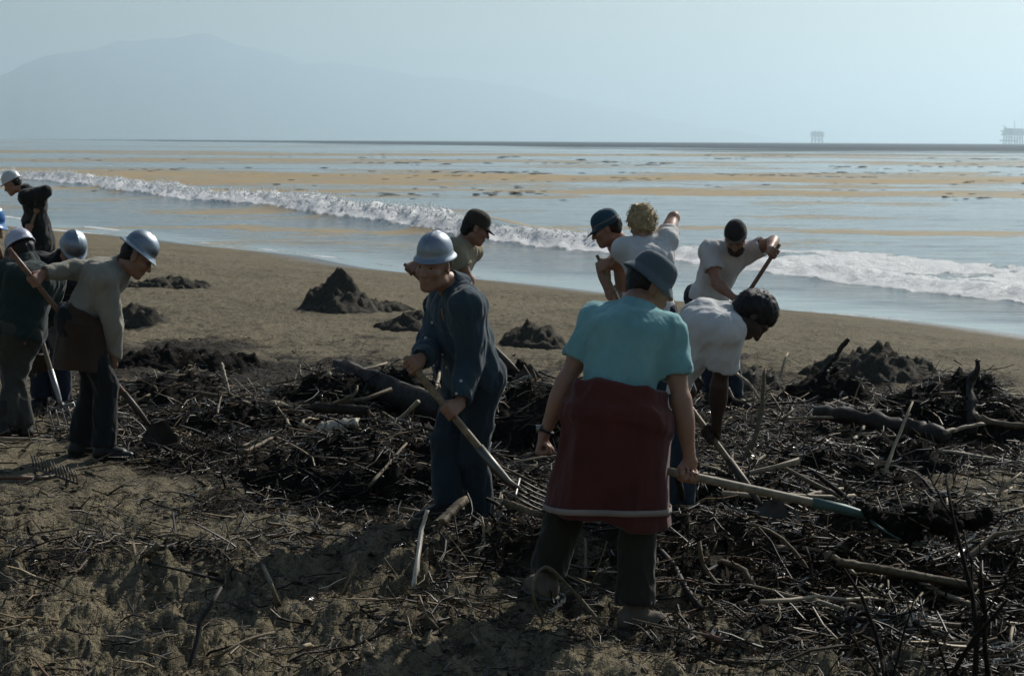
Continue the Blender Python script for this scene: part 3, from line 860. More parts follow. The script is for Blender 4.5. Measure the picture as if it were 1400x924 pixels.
        if wear.get('undershirt'):
            C = Field([neck], .13, .006); n_ = nrm(hb - neck)
            C.cap(neck - n_ * .05, neck + n_ * .036, .086, .0685, 0, flat=True); field_obj('undershirt', C, wear['undershirt'], root, None, 1)
    if wear.get('trousers'):
        m_, bulk = wear['trousers']
        T = Field([pel + up * .12, *hips.values(), *knees.values(), *ankles.values()], .17, hc * 1.1)
        T.cap(pel - up * .04, pel + up * .03, .099 + bulk * .6, .096 + bulk * .6, .05, lat=rh, fl=1.38); T.cap(pel, pel + up * .08, .096 + bulk * .6, .088 + bulk * .5, .03, lat=rh, fl=1.36, flat=True)
        for s in 'LR':
            T.cap(hips[s], knees[s], .080 + bulk, .058 + bulk, .015); T.ell(hips[s] - fwd * .030 - up * .02, (rh, fwd, up), (.078 + bulk, .078 + bulk, .10), .05)
            e = ankles[s] + (knees[s] - ankles[s]) * wear.get('hem', .02)
            T.cap(knees[s], e, .060 + bulk, .054 + bulk * 1.5, .02, flat=True); T.cap(knees[s], knees[s], .060 + bulk, .060 + bulk, .03)
        field_obj('trousers', T, m_, root, (.012, 12, nrm(knees['L'] - hips['L']) + rh * .3, sd + 3, .45), 2)
    if wear.get('shoes'):
        m_ = wear['shoes']
        for s in 'LR':
            an, ff = ankles[s], ftd[s]; gd = an[2] - .088; z = A((0, 0, 1))
            Sh = Field([an, an + ff * .2, an - ff * .1, an + z * .1], .09, .0105)
            Sh.cap(an - ff * .035 - z * .042, an + ff * .10 - z * .050, .044, .043, .03); Sh.cap(an + ff * .10 - z * .052, an + ff * .165 - z * .056, .044, .034, .02)
            Sh.cap(an - z * .03 - ff * .012, an + z * wear.get('boot', .03), .047, .048, .03)
            Sh.cap(an - z * .02, an + ff * .10 - z * .035, .042, .036, .02)
            Sh.F = np.maximum(Sh.F, (gd - (np.arange(Sh.n[2]) * Sh.h + Sh.o[2]))[None, None, :].astype(np.float32))
            sh_ = field_obj(wear.get('shoe_name', 'boot'), Sh, m_, root, (.003, 14, z, sd, 1), 1)
            So = Field([an + ff * .2, an - ff * .1, an], .09, .008); So.cap(an - ff * .035 - z * .075, an + ff * .10 - z * .075, .047, .048, .02); So.cap(an + ff * .10 - z * .075, an + ff * .168 - z * .075, .048, .037, .02)
            So.cut(A((0, 0, gd + .02)), (0, 0, 1)); So.cut(A((0, 0, gd - .004)), (0, 0, -1)); field_obj('sole', So, wear.get('sole', BOOT), sh_, None, 0)
    if wear.get('gloves'):
        for s in 'LR':
            G = Field([wri[s], grips[s][1]], .11, .007); hand(G, *grips[s]); G.cap(wri[s], wri[s] + nrm(elb[s] - wri[s]) * .05, .03, .036, .01); G.F -= .0035
            field_obj('glove', G, wear['gloves'], root, None, 1)
    if wear.get('hair'):
        m_, ln, puff = wear['hair']
        H = Field([head + u * .15, head - u * .15, head + f * .15, head - f * .18, head + r * .15, head - r * .15], .06, .009)
        H.ell(head + u * .036 - f * .018, (r, f, u), (.083 + puff, .103 + puff, .096 + puff), .01)
        H.cap(head - f * .062 + u * .0, head - f * .062 - u * (.03 + ln), .062 + puff, .052 + puff, .03, lat=r, fl=1.2)
        # face left open
        H.ell(head - u * .052 + f * .100, (r, f, u), (.098 + puff, .096, .100), .015, 'sub'); H.cut(head - u * (.075 + ln), -u)
        for sg in (-1, 1): H.ell(head - u * .055 + f * .0 + r * sg * .1, (r, f, u), (.035 + puff, .034, .055), .01, 'sub')
        V, Q = H.mesh(); V = relax(V, Q, 2); N = vnormals(V, Q)
        am = wear.get('curl', .006); V = V + N * (am * fbm(V[:, 0] * 42, V[:, 1] * 42, V[:, 2] * 22, 3, sd))[:, None]
        ho_ = mesh_np('hair', V, Q, m_, root)
        if not wear.get('hat'):
            ns = 900; q = rng.integers(0, len(V), ns); L_ = rng.uniform(.018, .05, ns)[:, None] * wear.get('strand', 1)
            d1 = N[q] * .45 - u * .55 + rng.normal(0, .45, (ns, 3)); d1 /= np.linalg.norm(d1, axis=1)[:, None]; d2 = d1 * .7 - N[q] * .35 - u * .4
            sx = np.cross(d1, rng.normal(0, 1, (ns, 3))); sx /= np.linalg.norm(sx, axis=1)[:, None]; sy = np.cross(d1, sx)
            p0 = V[q] - N[q] * .003; p1 = p0 + d1 * L_ * .6; p2 = p1 + d2 * L_ * .5; w0 = .0022
            VV = np.stack([p0 + sx * w0, p0 - sx * w0 * .5 + sy * w0, p0 - sx * w0 * .5 - sy * w0, p1 + sx * w0, p1 - sx * w0 * .5 + sy * w0, p1 - sx * w0 * .5 - sy * w0, p2], 1).reshape(-1, 3)
            o7 = 7 * np.arange(ns)[:, None, None]
            mesh_np('hair_strands', VV, [(np.array([(0, 1, 4, 3), (1, 2, 5, 4), (2, 0, 3, 5)])[None] + o7).reshape(-1, 4), (np.array([(3, 4, 6), (4, 5, 6), (5, 3, 6)])[None] + o7).reshape(-1, 3)], m_, ho_)['kind'] = 'stuff'
    if wear.get('beard'):
        Bd = Field([head], .17, .006)
        Bd.ell(head - u * .085 + f * .05, (r, f, u), (.066, .07, .062), .01); Bd.ell(head - u * .044 + f * .10, (r, f, u), (.03, .03, .016), 0, 'sub'); Bd.cut(head - u * .038, u)
        field_obj('beard', Bd, wear['beard'], root, (.008, 40, u, sd, 1), 1)
    if wear.get('moustache'):
        Bd = Field([head + f * .1], .07, .005)
        for sg in (-1, 1): Bd.cap(head - u * .049 + f * .108 + r * sg * .004, head - u * .056 + f * .096 + r * sg * .026, .008, .006, .006)
        field_obj('moustache', Bd, wear['moustache'], root, None, 1)
    if wear.get('hat'):
        kind, nm, m_ = wear['hat'][:3]; tilt = wear['hat'][3] if len(wear['hat']) > 3 else 0
        ct, st = math.cos(math.radians(tilt)), math.sin(math.radians(tilt))
        f2 = f * ct - u * st; u2 = u * ct + f * st
        up_ = {'shortbrim': .062, 'hardhat': .058, 'capstyle': .048, 'bucket': .038, 'cap': .042, 'knit': .034}[kind]
        ho = hat_mesh(nm, kind, head + u * up_ - f * .012, (r, f2, u2), m_, root)
        if wear.get('bands'):
            hcen = head + u * up_ - f * .012
            for zb, dr in wear['bands']:
                th = np.linspace(0, 2 * math.pi, 36, endpoint=False); rows = []
                for dz, e in ((-.005, .0015), (-.003, .0045), (.003, .0045), (.005, .0015)):
                    k_ = math.sqrt(max(0, 1 - ((zb + dz) / .104) ** 2)) ** .85 + .01
                    rows.append(np.stack([(.088 * k_ + e) * np.cos(th), (.108 * k_ + e) * np.sin(th), np.full(36, zb + dz)], -1))
                V = np.concatenate(rows); i = np.arange(144).reshape(4, 36)
                Q = np.stack([i[:-1], np.roll(i[:-1], -1, 1), np.roll(i[1:], -1, 1), i[1:]], -1).reshape(-1, 4)
                mesh_np('hat_band', hcen + V @ np.stack([r, f2, u2]), Q, dr, ho)
    return dict(root=root, pel=pel, neck=neck, chest=chest, mid=mid, head=head, up=up, rs=rs, rh=rh, front=front, fwd=fwd, hips=hips, knees=knees, ankles=ankles, elb=elb, wri=wri, shl=shl, f=f, u=u, r=r, grips=grips)

def _perp(d):
    d = nrm(d); a = nrm(np.cross(d, (0, 0, 1) if abs(d[2]) < .9 else (1, 0, 0))); return a, np.cross(d, a)

def tube(pts, rad, sides=8, closed=True):
    pts = np.asarray(pts, float); n = len(pts); T = np.gradient(pts, axis=0); T /= np.linalg.norm(T, axis=1)[:, None]
    u = _perp(T[0])[0]; V = []
    for i in range(n):
        u = nrm(u - T[i] * (u @ T[i])); v = np.cross(T[i], u)
        a = np.linspace(0, 2 * math.pi, sides, endpoint=False)
        V.append(pts[i] + rad[i] * (np.cos(a)[:, None] * u + np.sin(a)[:, None] * v))
    V = np.concatenate(V); i = np.arange(n * sides).reshape(n, sides)
    Q = np.stack([i[:-1], np.roll(i[:-1], -1, 1), np.roll(i[1:], -1, 1), i[1:]], -1).reshape(-1, 4)
    Fs = [Q]
    if closed:
        V = np.concatenate([V, [pts[0], pts[-1]]])
        Fs.append(np.stack([np.full(sides, n * sides), np.roll(i[0], -1), i[0]], 1)); Fs.append(np.stack([np.full(sides, n * sides + 1), i[-1], np.roll(i[-1], -1)], 1))
    return V, Fs

def tube_obj(name, pts, rad, mat, parent=None, sides=8):
    if not hasattr(rad, '__len__'): rad = [rad] * len(pts)
    V, F = tube(pts, rad, sides); return mesh_np(name, V, F, mat, parent)

# ------------------------------------------------------------------ long-handled tools
W_ASH = m_wood('ash_handle', (.16, .11, .06), (.34, .25, .14), .5, .35, 8, (1, 1, 1)); W_RED = m_wood('red_brown_handle', (.13, .06, .035), (.27, .14, .08), .45, .4, 8, (1, 1, 1))
W_GREY = m_wood('grey_handle', (.15, .125, .085), (.32, .27, .18), .6, .3, 8, (1, 1, 1))
STEEL_M = m_metal('dull_steel', (.17, .16, .14), .4); STEEL = m_metal('worn_steel', (.32, .32, .31), .38); STEEL_D = m_metal('rusty_steel', (.10, .085, .07), .5, .7)
STEEL_G = m_metal('green_painted_steel', (.05, .10, .085), .45, .2)

def shovel(kind, a, b, label, hm, bm, nv=(0, 0, 1), r=.0175, dgrip=False, name=None, turn=None):
    """a: butt of the handle, b: socket end; the blade or tines go on past b; nv: the blade's upper face"""
    a, b = A(a), A(b); d = nrm(b - a); up_ = nrm(A(nv) - d * (A(nv) @ d)); s = np.cross(d, up_)
    nm = name or {'spade': 'shovel', 'fork': 'garden_fork'}[kind]
    root = empty(nm, tuple((a + b) / 2), label, 'shovel' if kind == 'spade' else 'fork', 'long-handled tools')
    n = 9; t = np.linspace(0, 1, n)[:, None]; pts = a + (b - a) * t
    tube_obj('handle', pts, [r * (.86 if i == 0 else 1.0) for i in range(n)], hm, root, 10)
    e = b + d * .0
    if turn is not None: d2 = nrm(d + A(turn) * .9)
    else: d2 = nrm(d - up_ * .32)
    up2 = nrm(up_ - d2 * (up_ @ d2)); s2 = np.cross(d2, up2)
    sock = [b - d * .17, b - d * .02, b + d * .05 + d2 * .01, b + d * .07 + d2 * .06]
    tube_obj('socket', sock, [r * 1.22, r * 1.25, r * 1.0, r * .75], bm, root, 10)
    o = b + d * .065 + d2 * .05
    if kind == 'spade':
        nu, nvv = 9, 11; V = []
        for side in (1, -1):
            for j in range(nvv):
                v = j / (nvv - 1); wd = .105 * min(1, (v * 9 + .35)) * (1 if v < .62 else math.cos((v - .62) / .38 * 1.45) ** .6)
                for i in range(nu):
                    q = i / (nu - 1) * 2 - 1
                    V.append(o + d2 * (v * .28) + s2 * q * wd + up2 * (.035 * q * q + .03 * (v - .4) ** 2 * (1 if v < .5 else -.4) + side * .0016 + .012 * math.exp(-(q / .18) ** 2) * max(0, .5 - v)))
        i = np.arange(2 * nu * nvv).reshape(2, nvv, nu)
        g = lambda I: np.stack([I[:-1, :-1], I[:-1, 1:], I[1:, 1:], I[1:, :-1]], -1).reshape(-1, 4)
        bd = np.concatenate([i[:, 0, :], i[:, 1:, -1], i[:, -1, -2::-1], i[:, -2:0:-1, 0]], 1)
        rim = np.stack([bd[0], np.roll(bd[0], -1), np.roll(bd[1], -1), bd[1]], 1)
        mesh_np('blade', np.array(V), [g(i[0]), g(i[1])[:, ::-1], rim[:, ::-1]], bm, root)
    else:
        k = 5
        tube_obj('shoulder_bar', [o + s2 * x for x in np.linspace(-.095, .095, 7)], .0085, bm, root, 8)
        for j in range(k):
            x = (j / (k - 1) * 2 - 1) * .092
            tube_obj('tine', [o + s2 * x + d2 * .30 * v + up2 * (.05 * (v - .15) ** 2 * 1.6 - .012 * v) for v in np.linspace(0, 1, 7)], [.006, .006, .0055, .0055, .005, .004, .002], bm, root, 6)
    return root

# ------------------------------------------------------------------ the workers
TEAL = cloth('teal_jersey', (.20, .40, .40)); RED = cloth('dark_red_knit', (.095, .026, .021)); BANDW = cloth('cream_knit_band', (.30, .25, .21))
OLIVE_D = cloth('dark_olive_twill', (.030, .028, .018)); DENIM = cloth('blue_denim', (.024, .038, .048)); DENIM_S = cloth('blue_chambray', (.038, .062, .076)); WHITE = cloth('white_jersey', (.62, .61, .58))
KHAKI = cloth('khaki_shirt', (.27, .25, .20)); TAN = cloth('tan_tshirt', (.34, .29, .19)); BROWN = cloth('brown_wool', (.055, .032, .02)); BLACKC = cloth('black_coat', (.016, .017, .016)); GREENC = cloth('dark_green_coat', (.022, .035, .030))
GREYT = cloth('grey_olive_twill', (.055, .055, .045)); NAVY = cloth('navy_trousers', (.022, .030, .045)); SHORTS = cloth('pale_shorts', (.55, .52, .47)); HATGREY = cloth('grey_blue_canvas', (.085, .115, .13)); HATBLUE = cloth('blue_cap_cloth', (.035, .085, .115)); HATBROWN = cloth('brown_cap_cloth', (.055, .047, .033)); KNIT = cloth('black_knit', (.03, .026, .024)); KNITB = cloth('knit_stripe', (.22, .20, .17))
ALU = m_metal('aluminium_shell', (.28, .315, .35), .40, 1.0, .45); HWHITE = surf_mat('white_helmet_shell', (.60, .60, .57), rough=.3, var=.08, spec=.5, bump=.05); HBLUE = surf_mat('blue_helmet_shell', (.03, .16, .42), rough=.2, var=.08, spec=.6, bump=.03); HLILAC = surf_mat('lilac_helmet_shell', (.50, .50, .58), rough=.28, var=.15, spec=.5, bump=.05)
HAIR_K = surf_mat('black_hair', (.012, .010, .009), rough=.5, var=.4, scale=30, fine=300, bump=.8, bd=.004, stretch=(1, 1, .3)); HAIR_B = surf_mat('blond_hair', (.50, .37, .19), rough=.5, var=.35, scale=40, fine=300, bump=.8, bd=.004, stretch=(1, 1, .4)); HAIR_BR = surf_mat('brown_hair', (.05, .032, .02), rough=.5, var=.4, scale=30, fine=300, bump=.8, bd=.004, stretch=(1, 1, .3))
SHOE_RUB = surf_mat('grimy_rubber', (.11, .10, .085), rough=.8); SHOE = surf_mat('pale_canvas_shoe', (.13, .105, .075), rough=.85, var=.4, scale=14, fine=120); BOOT = surf_mat('black_boot_leather', (.018, .015, .013), rough=.45, var=.4, scale=14, fine=90); GLOVE = surf_mat('black_glove', (.02, .02, .022), rough=.6)

def lerp(a, b, t): return A(a) + (A(b) - A(a)) * t

# --- man in teal shirt, red sweater round the waist
tA, tB = P(905, 642, 8.95), P(1158, 697, 9.1)
shovel('fork', tA, tB, 'fork with long pale flat handle held by man in teal shirt', W_GREY, STEEL_G, (0, -.15, 1), r=.02)
d = person('man in teal t-shirt and bucket hat, red sweater tied round his waist', 9.0, (842, 563, 0), (868, 420, 1), (890, 389, .6), 10, (72, -20, 4),
    {'L': (748, .05), 'R': (870, -.13)},
    {'L': dict(el=(744, 528, -.06), wr=(746, 614, .14), palm=(1, 0, 0), axis=(.25, .9, -.2), lift=-.01), 'R': dict(el=(936, 545, -.05), grip=(lerp(tA, tB, .14), tB - tA), palm=(0, 0, -1), lift=-.03)},
    dict(skin=SKIN_T, shirt=(TEAL, 'short', .018, .0), trousers=(OLIVE_D, .022), shoes=SHOE, sole=SHOE_RUB, shoe_name='shoe', hat=('bucket', 'bucket_hat', HATGREY, 16), hair=(HAIR_K, .01, -.004), slv=.66, fold=.014, hem=.08), h=.0065, foot={'L': -25, 'R': 75}, ysh=16)
# sweater hanging from the waist like a skirt
def skirt(d, mat, name, top, bot, w0, w1, band=None, h=.009, fold=.014, sway=0.0):
    S = Field([d['pel'] + d['up'] * .15, d['pel'] - A((0, 0, bot + .05)) + d['rh'] * .3, d['pel'] - A((0, 0, bot + .05)) - d['rh'] * .3], .2, h)
    a = d['pel'] + d['up'] * top; b = d['pel'] - A((0, 0, bot)) + A((sway, 0, 0))
    c = d['pel'] - A((0, 0, .05))
    S.cap(a, c, w0 / 1.32, (w0 + .012) / 1.25, .03, lat=d['rh'], fl=1.32, flat=True); S.cap(c + d['up'] * .06, b, (w0 + .008) / 1.25, w1 / 1.25, .06, lat=d['rh'], fl=1.35, flat=True)
    # hollow hem so that the legs show inside
    S.cap(b + A((0, 0, .10)), b - A((0, 0, .05)), (w1 - .05) / 1.3, (w1 - .02) / 1.3, 0, 'sub', lat=d['rh'], fl=1.35, flat=True)
    V, Q = S.mesh(); V = relax(V, Q, 2)
    V0 = V; V = wrinkle(V, Q, fold, 6.0, (0, 0, 1), 5, .28)
    # the hem dips and lifts
    tt_ = np.clip((a[2] - V[:, 2]) / (a[2] - b[2]), 0, 1)
    V[:, 2] += tt_ ** 3 * .03 * noise(V[:, 0] * 5, V[:, 1] * 5, 0, 4)
    o = mesh_np(name, V, Q, mat, d['root'])
    if band:
        ang = np.arctan2(V[:, 1] - b[1], V[:, 0] - b[0]); nb = 96; bi = ((ang + math.pi) / (2 * math.pi) * nb).astype(int) % nb
        rad = np.linalg.norm(V[:, :2] - b[:2], axis=1); rows = []
        for zo in (-.013, .013):
            rr_ = np.zeros(nb)
            zz_ = b[2] + band + zo - .25 * ((np.cos((np.arange(nb) + .5) / nb * 2 * math.pi - math.pi) * w1 * .9) ** 2)
            for q in range(nb):
                m_ = (np.abs((bi - q + nb // 2) % nb - nb // 2) <= 1) & (np.abs(V[:, 2] - zz_[q]) < .016); rr_[q] = rad[m_].max() if m_.any() else w1
            for _ in range(2): rr_ = (np.roll(rr_, 1) + 2 * rr_ + np.roll(rr_, -1)) / 4
            th_ = (np.arange(nb) + .5) / nb * 2 * math.pi - math.pi
            for ex in ((.0045, .001) if zo > 0 else (-.002, .0045)): rows.append(np.stack([b[0] + (rr_ + ex) * np.cos(th_), b[1] + (rr_ + ex) * np.sin(th_), zz_], -1))
        i_ = np.arange(4 * nb).reshape(4, nb)
        Qb = np.stack([i_[:-1], np.roll(i_[:-1], -1, 1), np.roll(i_[1:], -1, 1), i_[1:]], -1).reshape(-1, 4)
        mesh_np('hem_stripe', np.concatenate(rows), Qb, BANDW, o)
skirt(d, RED, 'sweater', .115, .48, .212, .258, band=.065, sway=-.035, fold=.019)
wv = d['wri']['L']; ed = nrm(d['elb']['L'] - wv); pa, pb = _perp(ed)
th = np.linspace(0, 2 * math.pi, 25)
wt = tube_obj('watch_strap', [wv + ed * .022 + .034 * (math.cos(t) * pa + math.sin(t) * pb) for t in th], .006, GLOVE, d['root'], 6)
V, F = [], []; box(V, F, wv + ed * .022 + nrm(A((-.9, -.5, .3))) * .036, (.015, .007, .015)); mesh_np('watch_case', V[0], F[0], STEEL, wt, smooth=False)

# --- man in denim
tA, tB = P(554, 488, 10.32), P(684, 647, 10.2)
shovel('fork', tA, tB, 'fork with ash handle held across by man in blue denim', W_ASH, STEEL_M, (0, -.1, 1), turn=(1.3, .3, -.25), r=.019)
d2 = person('man in blue denim shirt and jeans with silver hard hat leaning on fork', 10.6, (645, 508, 0), (621, 394, -.25), (593, 364, -1), 232, (208, -7, -5),
    {'L': (660, .06), 'R': (612, -.06)},
    {'R': dict(el=(604, 455, .3), grip=(lerp(tA, tB, .07), tB - tA), palm=(0, .2, -1)), 'L': dict(el=(668, 482, .05), grip=(lerp(tA, tB, .47), tB - tA), palm=(0, .5, -1))},
    dict(skin=SKIN_T, shirt=(DENIM_S, 'long', .026, .10), trousers=(DENIM, .014), shoes=BOOT, hat=('shortbrim', 'hard_hat', ALU, 6), hair=(HAIR_BR, .0, -.006), collar=True, undershirt=WHITE, fold=.017), ysh=252, h=.0065, hunch=.005)
# shirt buttons and pen seen on the front
from mathutils.bvhtree import BVHTree
def on_surface(obj, px, py):
    dg = bpy.context.evaluated_depsgraph_get()
    me = obj.data; bv = BVHTree.FromPolygons([v.co[:] for v in me.vertices], [p.vertices[:] for p in me.polygons])
    r = (P(px, py, 10) - CAM).normalized(); hit = bv.ray_cast(CAM, r); return hit
bpy.context.view_layer.update()
sh_obj = [o for o in d2['root'].children if o.name.startswith('shirt')][0]
BTN = surf_mat('pearl_button', (.55, .53, .48), rough=.3, bump=0)
for px, py in ((591, 441), (582, 462), (605, 484), (611, 502), (630, 521), (624, 538), (624, 548)):
    hit = on_surface(sh_obj, px, py)
    if hit[0] is None: continue
    c_, n_ = A(hit[0]), A(hit[1]); p1, p2 = _perp(n_)
    th = np.linspace(0, 2 * math.pi, 11, endpoint=False)
    V = np.concatenate([[c_ + n_ * .005 + .0075 * (math.cos(t) * p1 + math.sin(t) * p2) for t in th], [c_ - n_ * .003 + .0075 * (math.cos(t) * p1 + math.sin(t) * p2) for t in th], [c_ + n_ * .0065]])
    i = np.arange(11); mesh_np('button', V, [np.stack([i, np.roll(i, -1), np.full(11, 22)], 1), np.stack([i + 11, np.roll(i, -1) + 11, np.roll(i, -1), i], 1)], BTN, sh_obj)
hit = on_surface(sh_obj, 606, 430)
if hit[0] is not None:
    c_, n_ = A(hit[0]), A(hit[1]); tube_obj('pen', [c_ + n_ * .006 + A((-.006, 0, .03)), c_ + n_ * .006 + A((.008, 0, -.035))], .004, surf_mat('orange_pencil', (.45, .20, .05), rough=.4, bump=0), sh_obj, 6)

# --- bent man in white t-shirt
tA, tB = P(928, 536, 10.75), P(1022, 664, 10.45)
shovel('spade', tA, tB, 'shovel with worn wooden handle held by man bending in white t-shirt', W_ASH, STEEL_D, (.3, -1, .3))
person('man with dark hair in white t-shirt bending far over his shovel', 10.5, (908, 520, .05), (1000, 430, -.5), (1030, 432, -.3), 84, (84, -66, 0),
    {'L': (900, .22), 'R': (930, -.10)},
    {'R': dict(el=(972, 520, -.18), grip=(lerp(tA, tB, .47), tB - tA), palm=(-.3, 0, -1), fw=.02), 'L': dict(el=(900, 425, .28), grip=(lerp(tA, tB, .06), tB - tA), palm=(0, 0, -1))},
    dict(skin=SKIN_D, shirt=(WHITE, 'short', .024, .06), trousers=(DENIM, .014), shoes=BOOT, hair=(HAIR_K, .0, .008), curl=.005, strand=.35, fold=.013, slv=.7), h=.007, hunch=.05, ysh=72, roll=.3)

# --- man in white polo and striped knit cap
tA, tB = P(1066, 334, 16.15), P(962, 494, 16.2)
shovel('spade', tA, tB, 'shovel with reddish handle held by man in knit cap near the water', W_RED, STEEL_D, (.3, -1, .3))
person('bearded man in white polo shirt and dark striped knit cap leaning on shovel', 16.5, (969, 405, .25), (1000, 336, -1), (1006, 324, -1), 150, (192, -48, 0),
    {'L': (1002, .05), 'R': (972, .15)},
    {'L': dict(el=(1046, 334, .02), grip=(lerp(tA, tB, .07), tB - tA), palm=(0, 0, -1), lift=.02), 'R': dict(el=(961, 392, -.02), grip=(lerp(tA, tB, .5), tB - tA), palm=(0, 0, -1))},
    dict(skin=SKIN_T, shirt=(WHITE, 'short', .024, .03), trousers=(NAVY, .016), shoes=BOOT, hat=('knit', 'knit_cap', KNIT, 4), bands=((.028, KNITB), (.012, KNITB)), hair=(HAIR_BR, .02, -.004), beard=HAIR_BR, slv=.62), h=.009, ysh=165)

# --- blond man, back turned
tA, tB = P(816, 349, 14.75), P(878, 478, 14.55)
shovel('spade', tA, tB, 'shovel with thin pale handle held by blond man in white t-shirt', W_ASH, STEEL_D, (0, -1, .3), r=.014)
person('blond man in white t-shirt seen from behind with elbows raised', 14.6, (890, 424, .0), (880, 329, 1), (877, 307, .5), -25, (-10, -28, 0),
    {'L': (870, .1), 'R': (902, -.05)},
    {'L': dict(el=(842, 351, .10), grip=(lerp(tA, tB, .12), tB - tA), palm=(0, 0, -1), lift=.02), 'R': dict(el=(920, 303, .22), wr=(886, 338, .33), palm=(0, 0, -1), lift=.05, axis=(0, 0, 1))},
    dict(skin=SKIN_L, shirt=(WHITE, 'short', .022, .04), trousers=(NAVY, .014), shoes=BOOT, hair=(HAIR_B, .02, .014), curl=.014, slv=.42), h=.008, ysh=-20, hunch=.04)

# --- shirtless man with blue cap
tA, tB = P(818, 372, 14.9), P(858, 470, 14.7)
person('shirtless man in blue cloth cap bowing his head beside the blond man', 15.1, (862, 408, .0), (846, 330, -.4), (829, 313, -.3), 282, (276, -22, 0),
    {'L': (850, -.15), 'R': (868, .15)},
    {'L': dict(el=(834, 372, -.12), wr=(840, 404, -.22), palm=(1, 0, 0), axis=(0, 0, 1), lift=-.02), 'R': dict(el=(850, 372, .2), wr=(842, 398, .10), palm=(1, 0, 0), axis=(0, 0, 1))},
    dict(skin=SKIN_T, trousers=(SHORTS, .012), hem=.82, bare_legs=True, shoes=SHOE, shoe_name='shoe', hat=('cap', 'cloth_cap', HATBLUE, 6), hair=(HAIR_K, .0, -.004), bands=((.012, KNITB),)), h=.008, ysh=262)

# --- man in tan shirt and peaked cap
tA, tB = P(553, 361, 16.05), P(694, 494, 15.75)
shovel('spade', tA, tB, 'shovel with red brown handle held by man in tan shirt behind denim man', W_RED, STEEL_D, (.3, -1, .3))
person('man in tan t-shirt and brown peaked cap bending behind the denim man', 16.1, (606, 418, .0), (636, 330, -.4), (651, 312, -.3), 72, (80, -24, 0),
    {'L': (600, .2), 'R': (622, -.1)},
    {'L': dict(el=(586, 338, .1), grip=(lerp(tA, tB, .06), tB - tA), palm=(0, 0, -1)), 'R': dict(el=(640, 385, -.15), grip=(lerp(tA, tB, .55), tB - tA), palm=(0, 0, -1))},
    dict(skin=SKIN_T, shirt=(TAN, 'short', .022, .06), trousers=(NAVY, .014), shoes=BOOT, hat=('cap', 'peaked_cap', HATBROWN, 2), hair=(HAIR_K, .02, -.003)), h=.0085, ysh=120)

# --- man in khaki shirt and silver hard hat
tA, tB = P(12, 340, 13.15), P(190, 563, 13.5)
shovel('spade', tA, tB, 'shovel with long reddish handle held by man in khaki shirt', W_RED, STEEL_D, (.3, -1, .3))
d8 = person('man in khaki shirt and silver hard hat bending over shovel', 13.4, (108, 440, 0), (166, 366, .1), (187, 352, -.3), 78, (84, -34, 0),
    {'L': (108, .16), 'R': (142, -.12)},
    {'L': dict(el=(78, 352, .05), grip=(lerp(tA, tB, .19), tB - tA), palm=(0, 0, -1), lift=.02, fw=-.06), 'R': dict(el=(168, 425, -.2), grip=(lerp(tA, tB, .735), tB - tA), palm=(0, 0, -1), lift=-.03)},
    dict(skin=SKIN_T, shirt=(KHAKI, 'long', .022, .03), trousers=(BLACKC, .018), shoes=BOOT, boot=.12, bend=.03, hat=('hardhat', 'hard_hat', ALU, 4), hair=(HAIR_K, .0, -.006), fold=.012, collar=True), h=.0075, hunch=.05, ysh=110)
skirt(d8, BROWN, 'brown_jacket', .10, .30, .19, .225, h=.01, fold=.012)

# --- man in black coat, white hard hat, far off
tA, tB = P(55, 274, 24.95), P(22, 364, 24.85)
shovel('spade', tA, tB, 'shovel with pale handle held by man in black coat', W_ASH, STEEL_D, (-.3, -1, .3))
person('man in black coat and white hard hat working apart near the surf', 25.0, (58, 330, .1), (40, 262, -.5), (17, 252, -.3), 272, (270, -28, 0),
    {'L': (52, -.12), 'R': (66, .15)},
    {'L': dict(el=(77, 266, -.25), grip=(lerp(tA, tB, .14), tB - tA), palm=(0, 0, -1), lift=.0), 'R': dict(el=(40, 295, .2), grip=(lerp(tA, tB, .42), tB - tA), palm=(0, 0, -1))},
    dict(skin=SKIN_T, shirt=(BLACKC, 'long', .036, .14), jacket=True, trousers=(GREYT, .016), shoes=BOOT, hat=('capstyle', 'hard_hat', HWHITE, 0), hair=(HAIR_K, .0, -.006), fold=.016), h=.01)

# --- man in dark green coat at the left
tA, tB = P(38, 400, 15.1), P(78, 535, 14.9)
shovel('fork', tA, tB, 'fork with thin steel tines held by man in dark green coat', W_GREY, STEEL, (.3, -1, .2))
person('man in dark green coat and grey trousers stooping, pale lilac hard hat', 14.5, (27, 446, 0), (42, 366, .5), (29, 345, .6), -30, (-45, -30, 0),
    {'L': (34, .05), 'R': (6, -.05)},
    {'L': dict(el=(5, 410, .25), grip=(lerp(tA, tB, .05), tB - tA), palm=(0, 0, -1)), 'R': dict(el=(72, 412, .2), grip=(lerp(tA, tB, .28), tB - tA), palm=(0, 0, -1))},
    dict(skin=SKIN_T, shirt=(GREENC, 'long', .036, .10), jacket=True, trousers=(GREYT, .014), shoes=BOOT, boot=.16, hat=('capstyle', 'hard_hat', HLILAC, 4), hair=(HAIR_K, .0, -.006), fold=.016), h=.009, hunch=.06, ysh=-20)

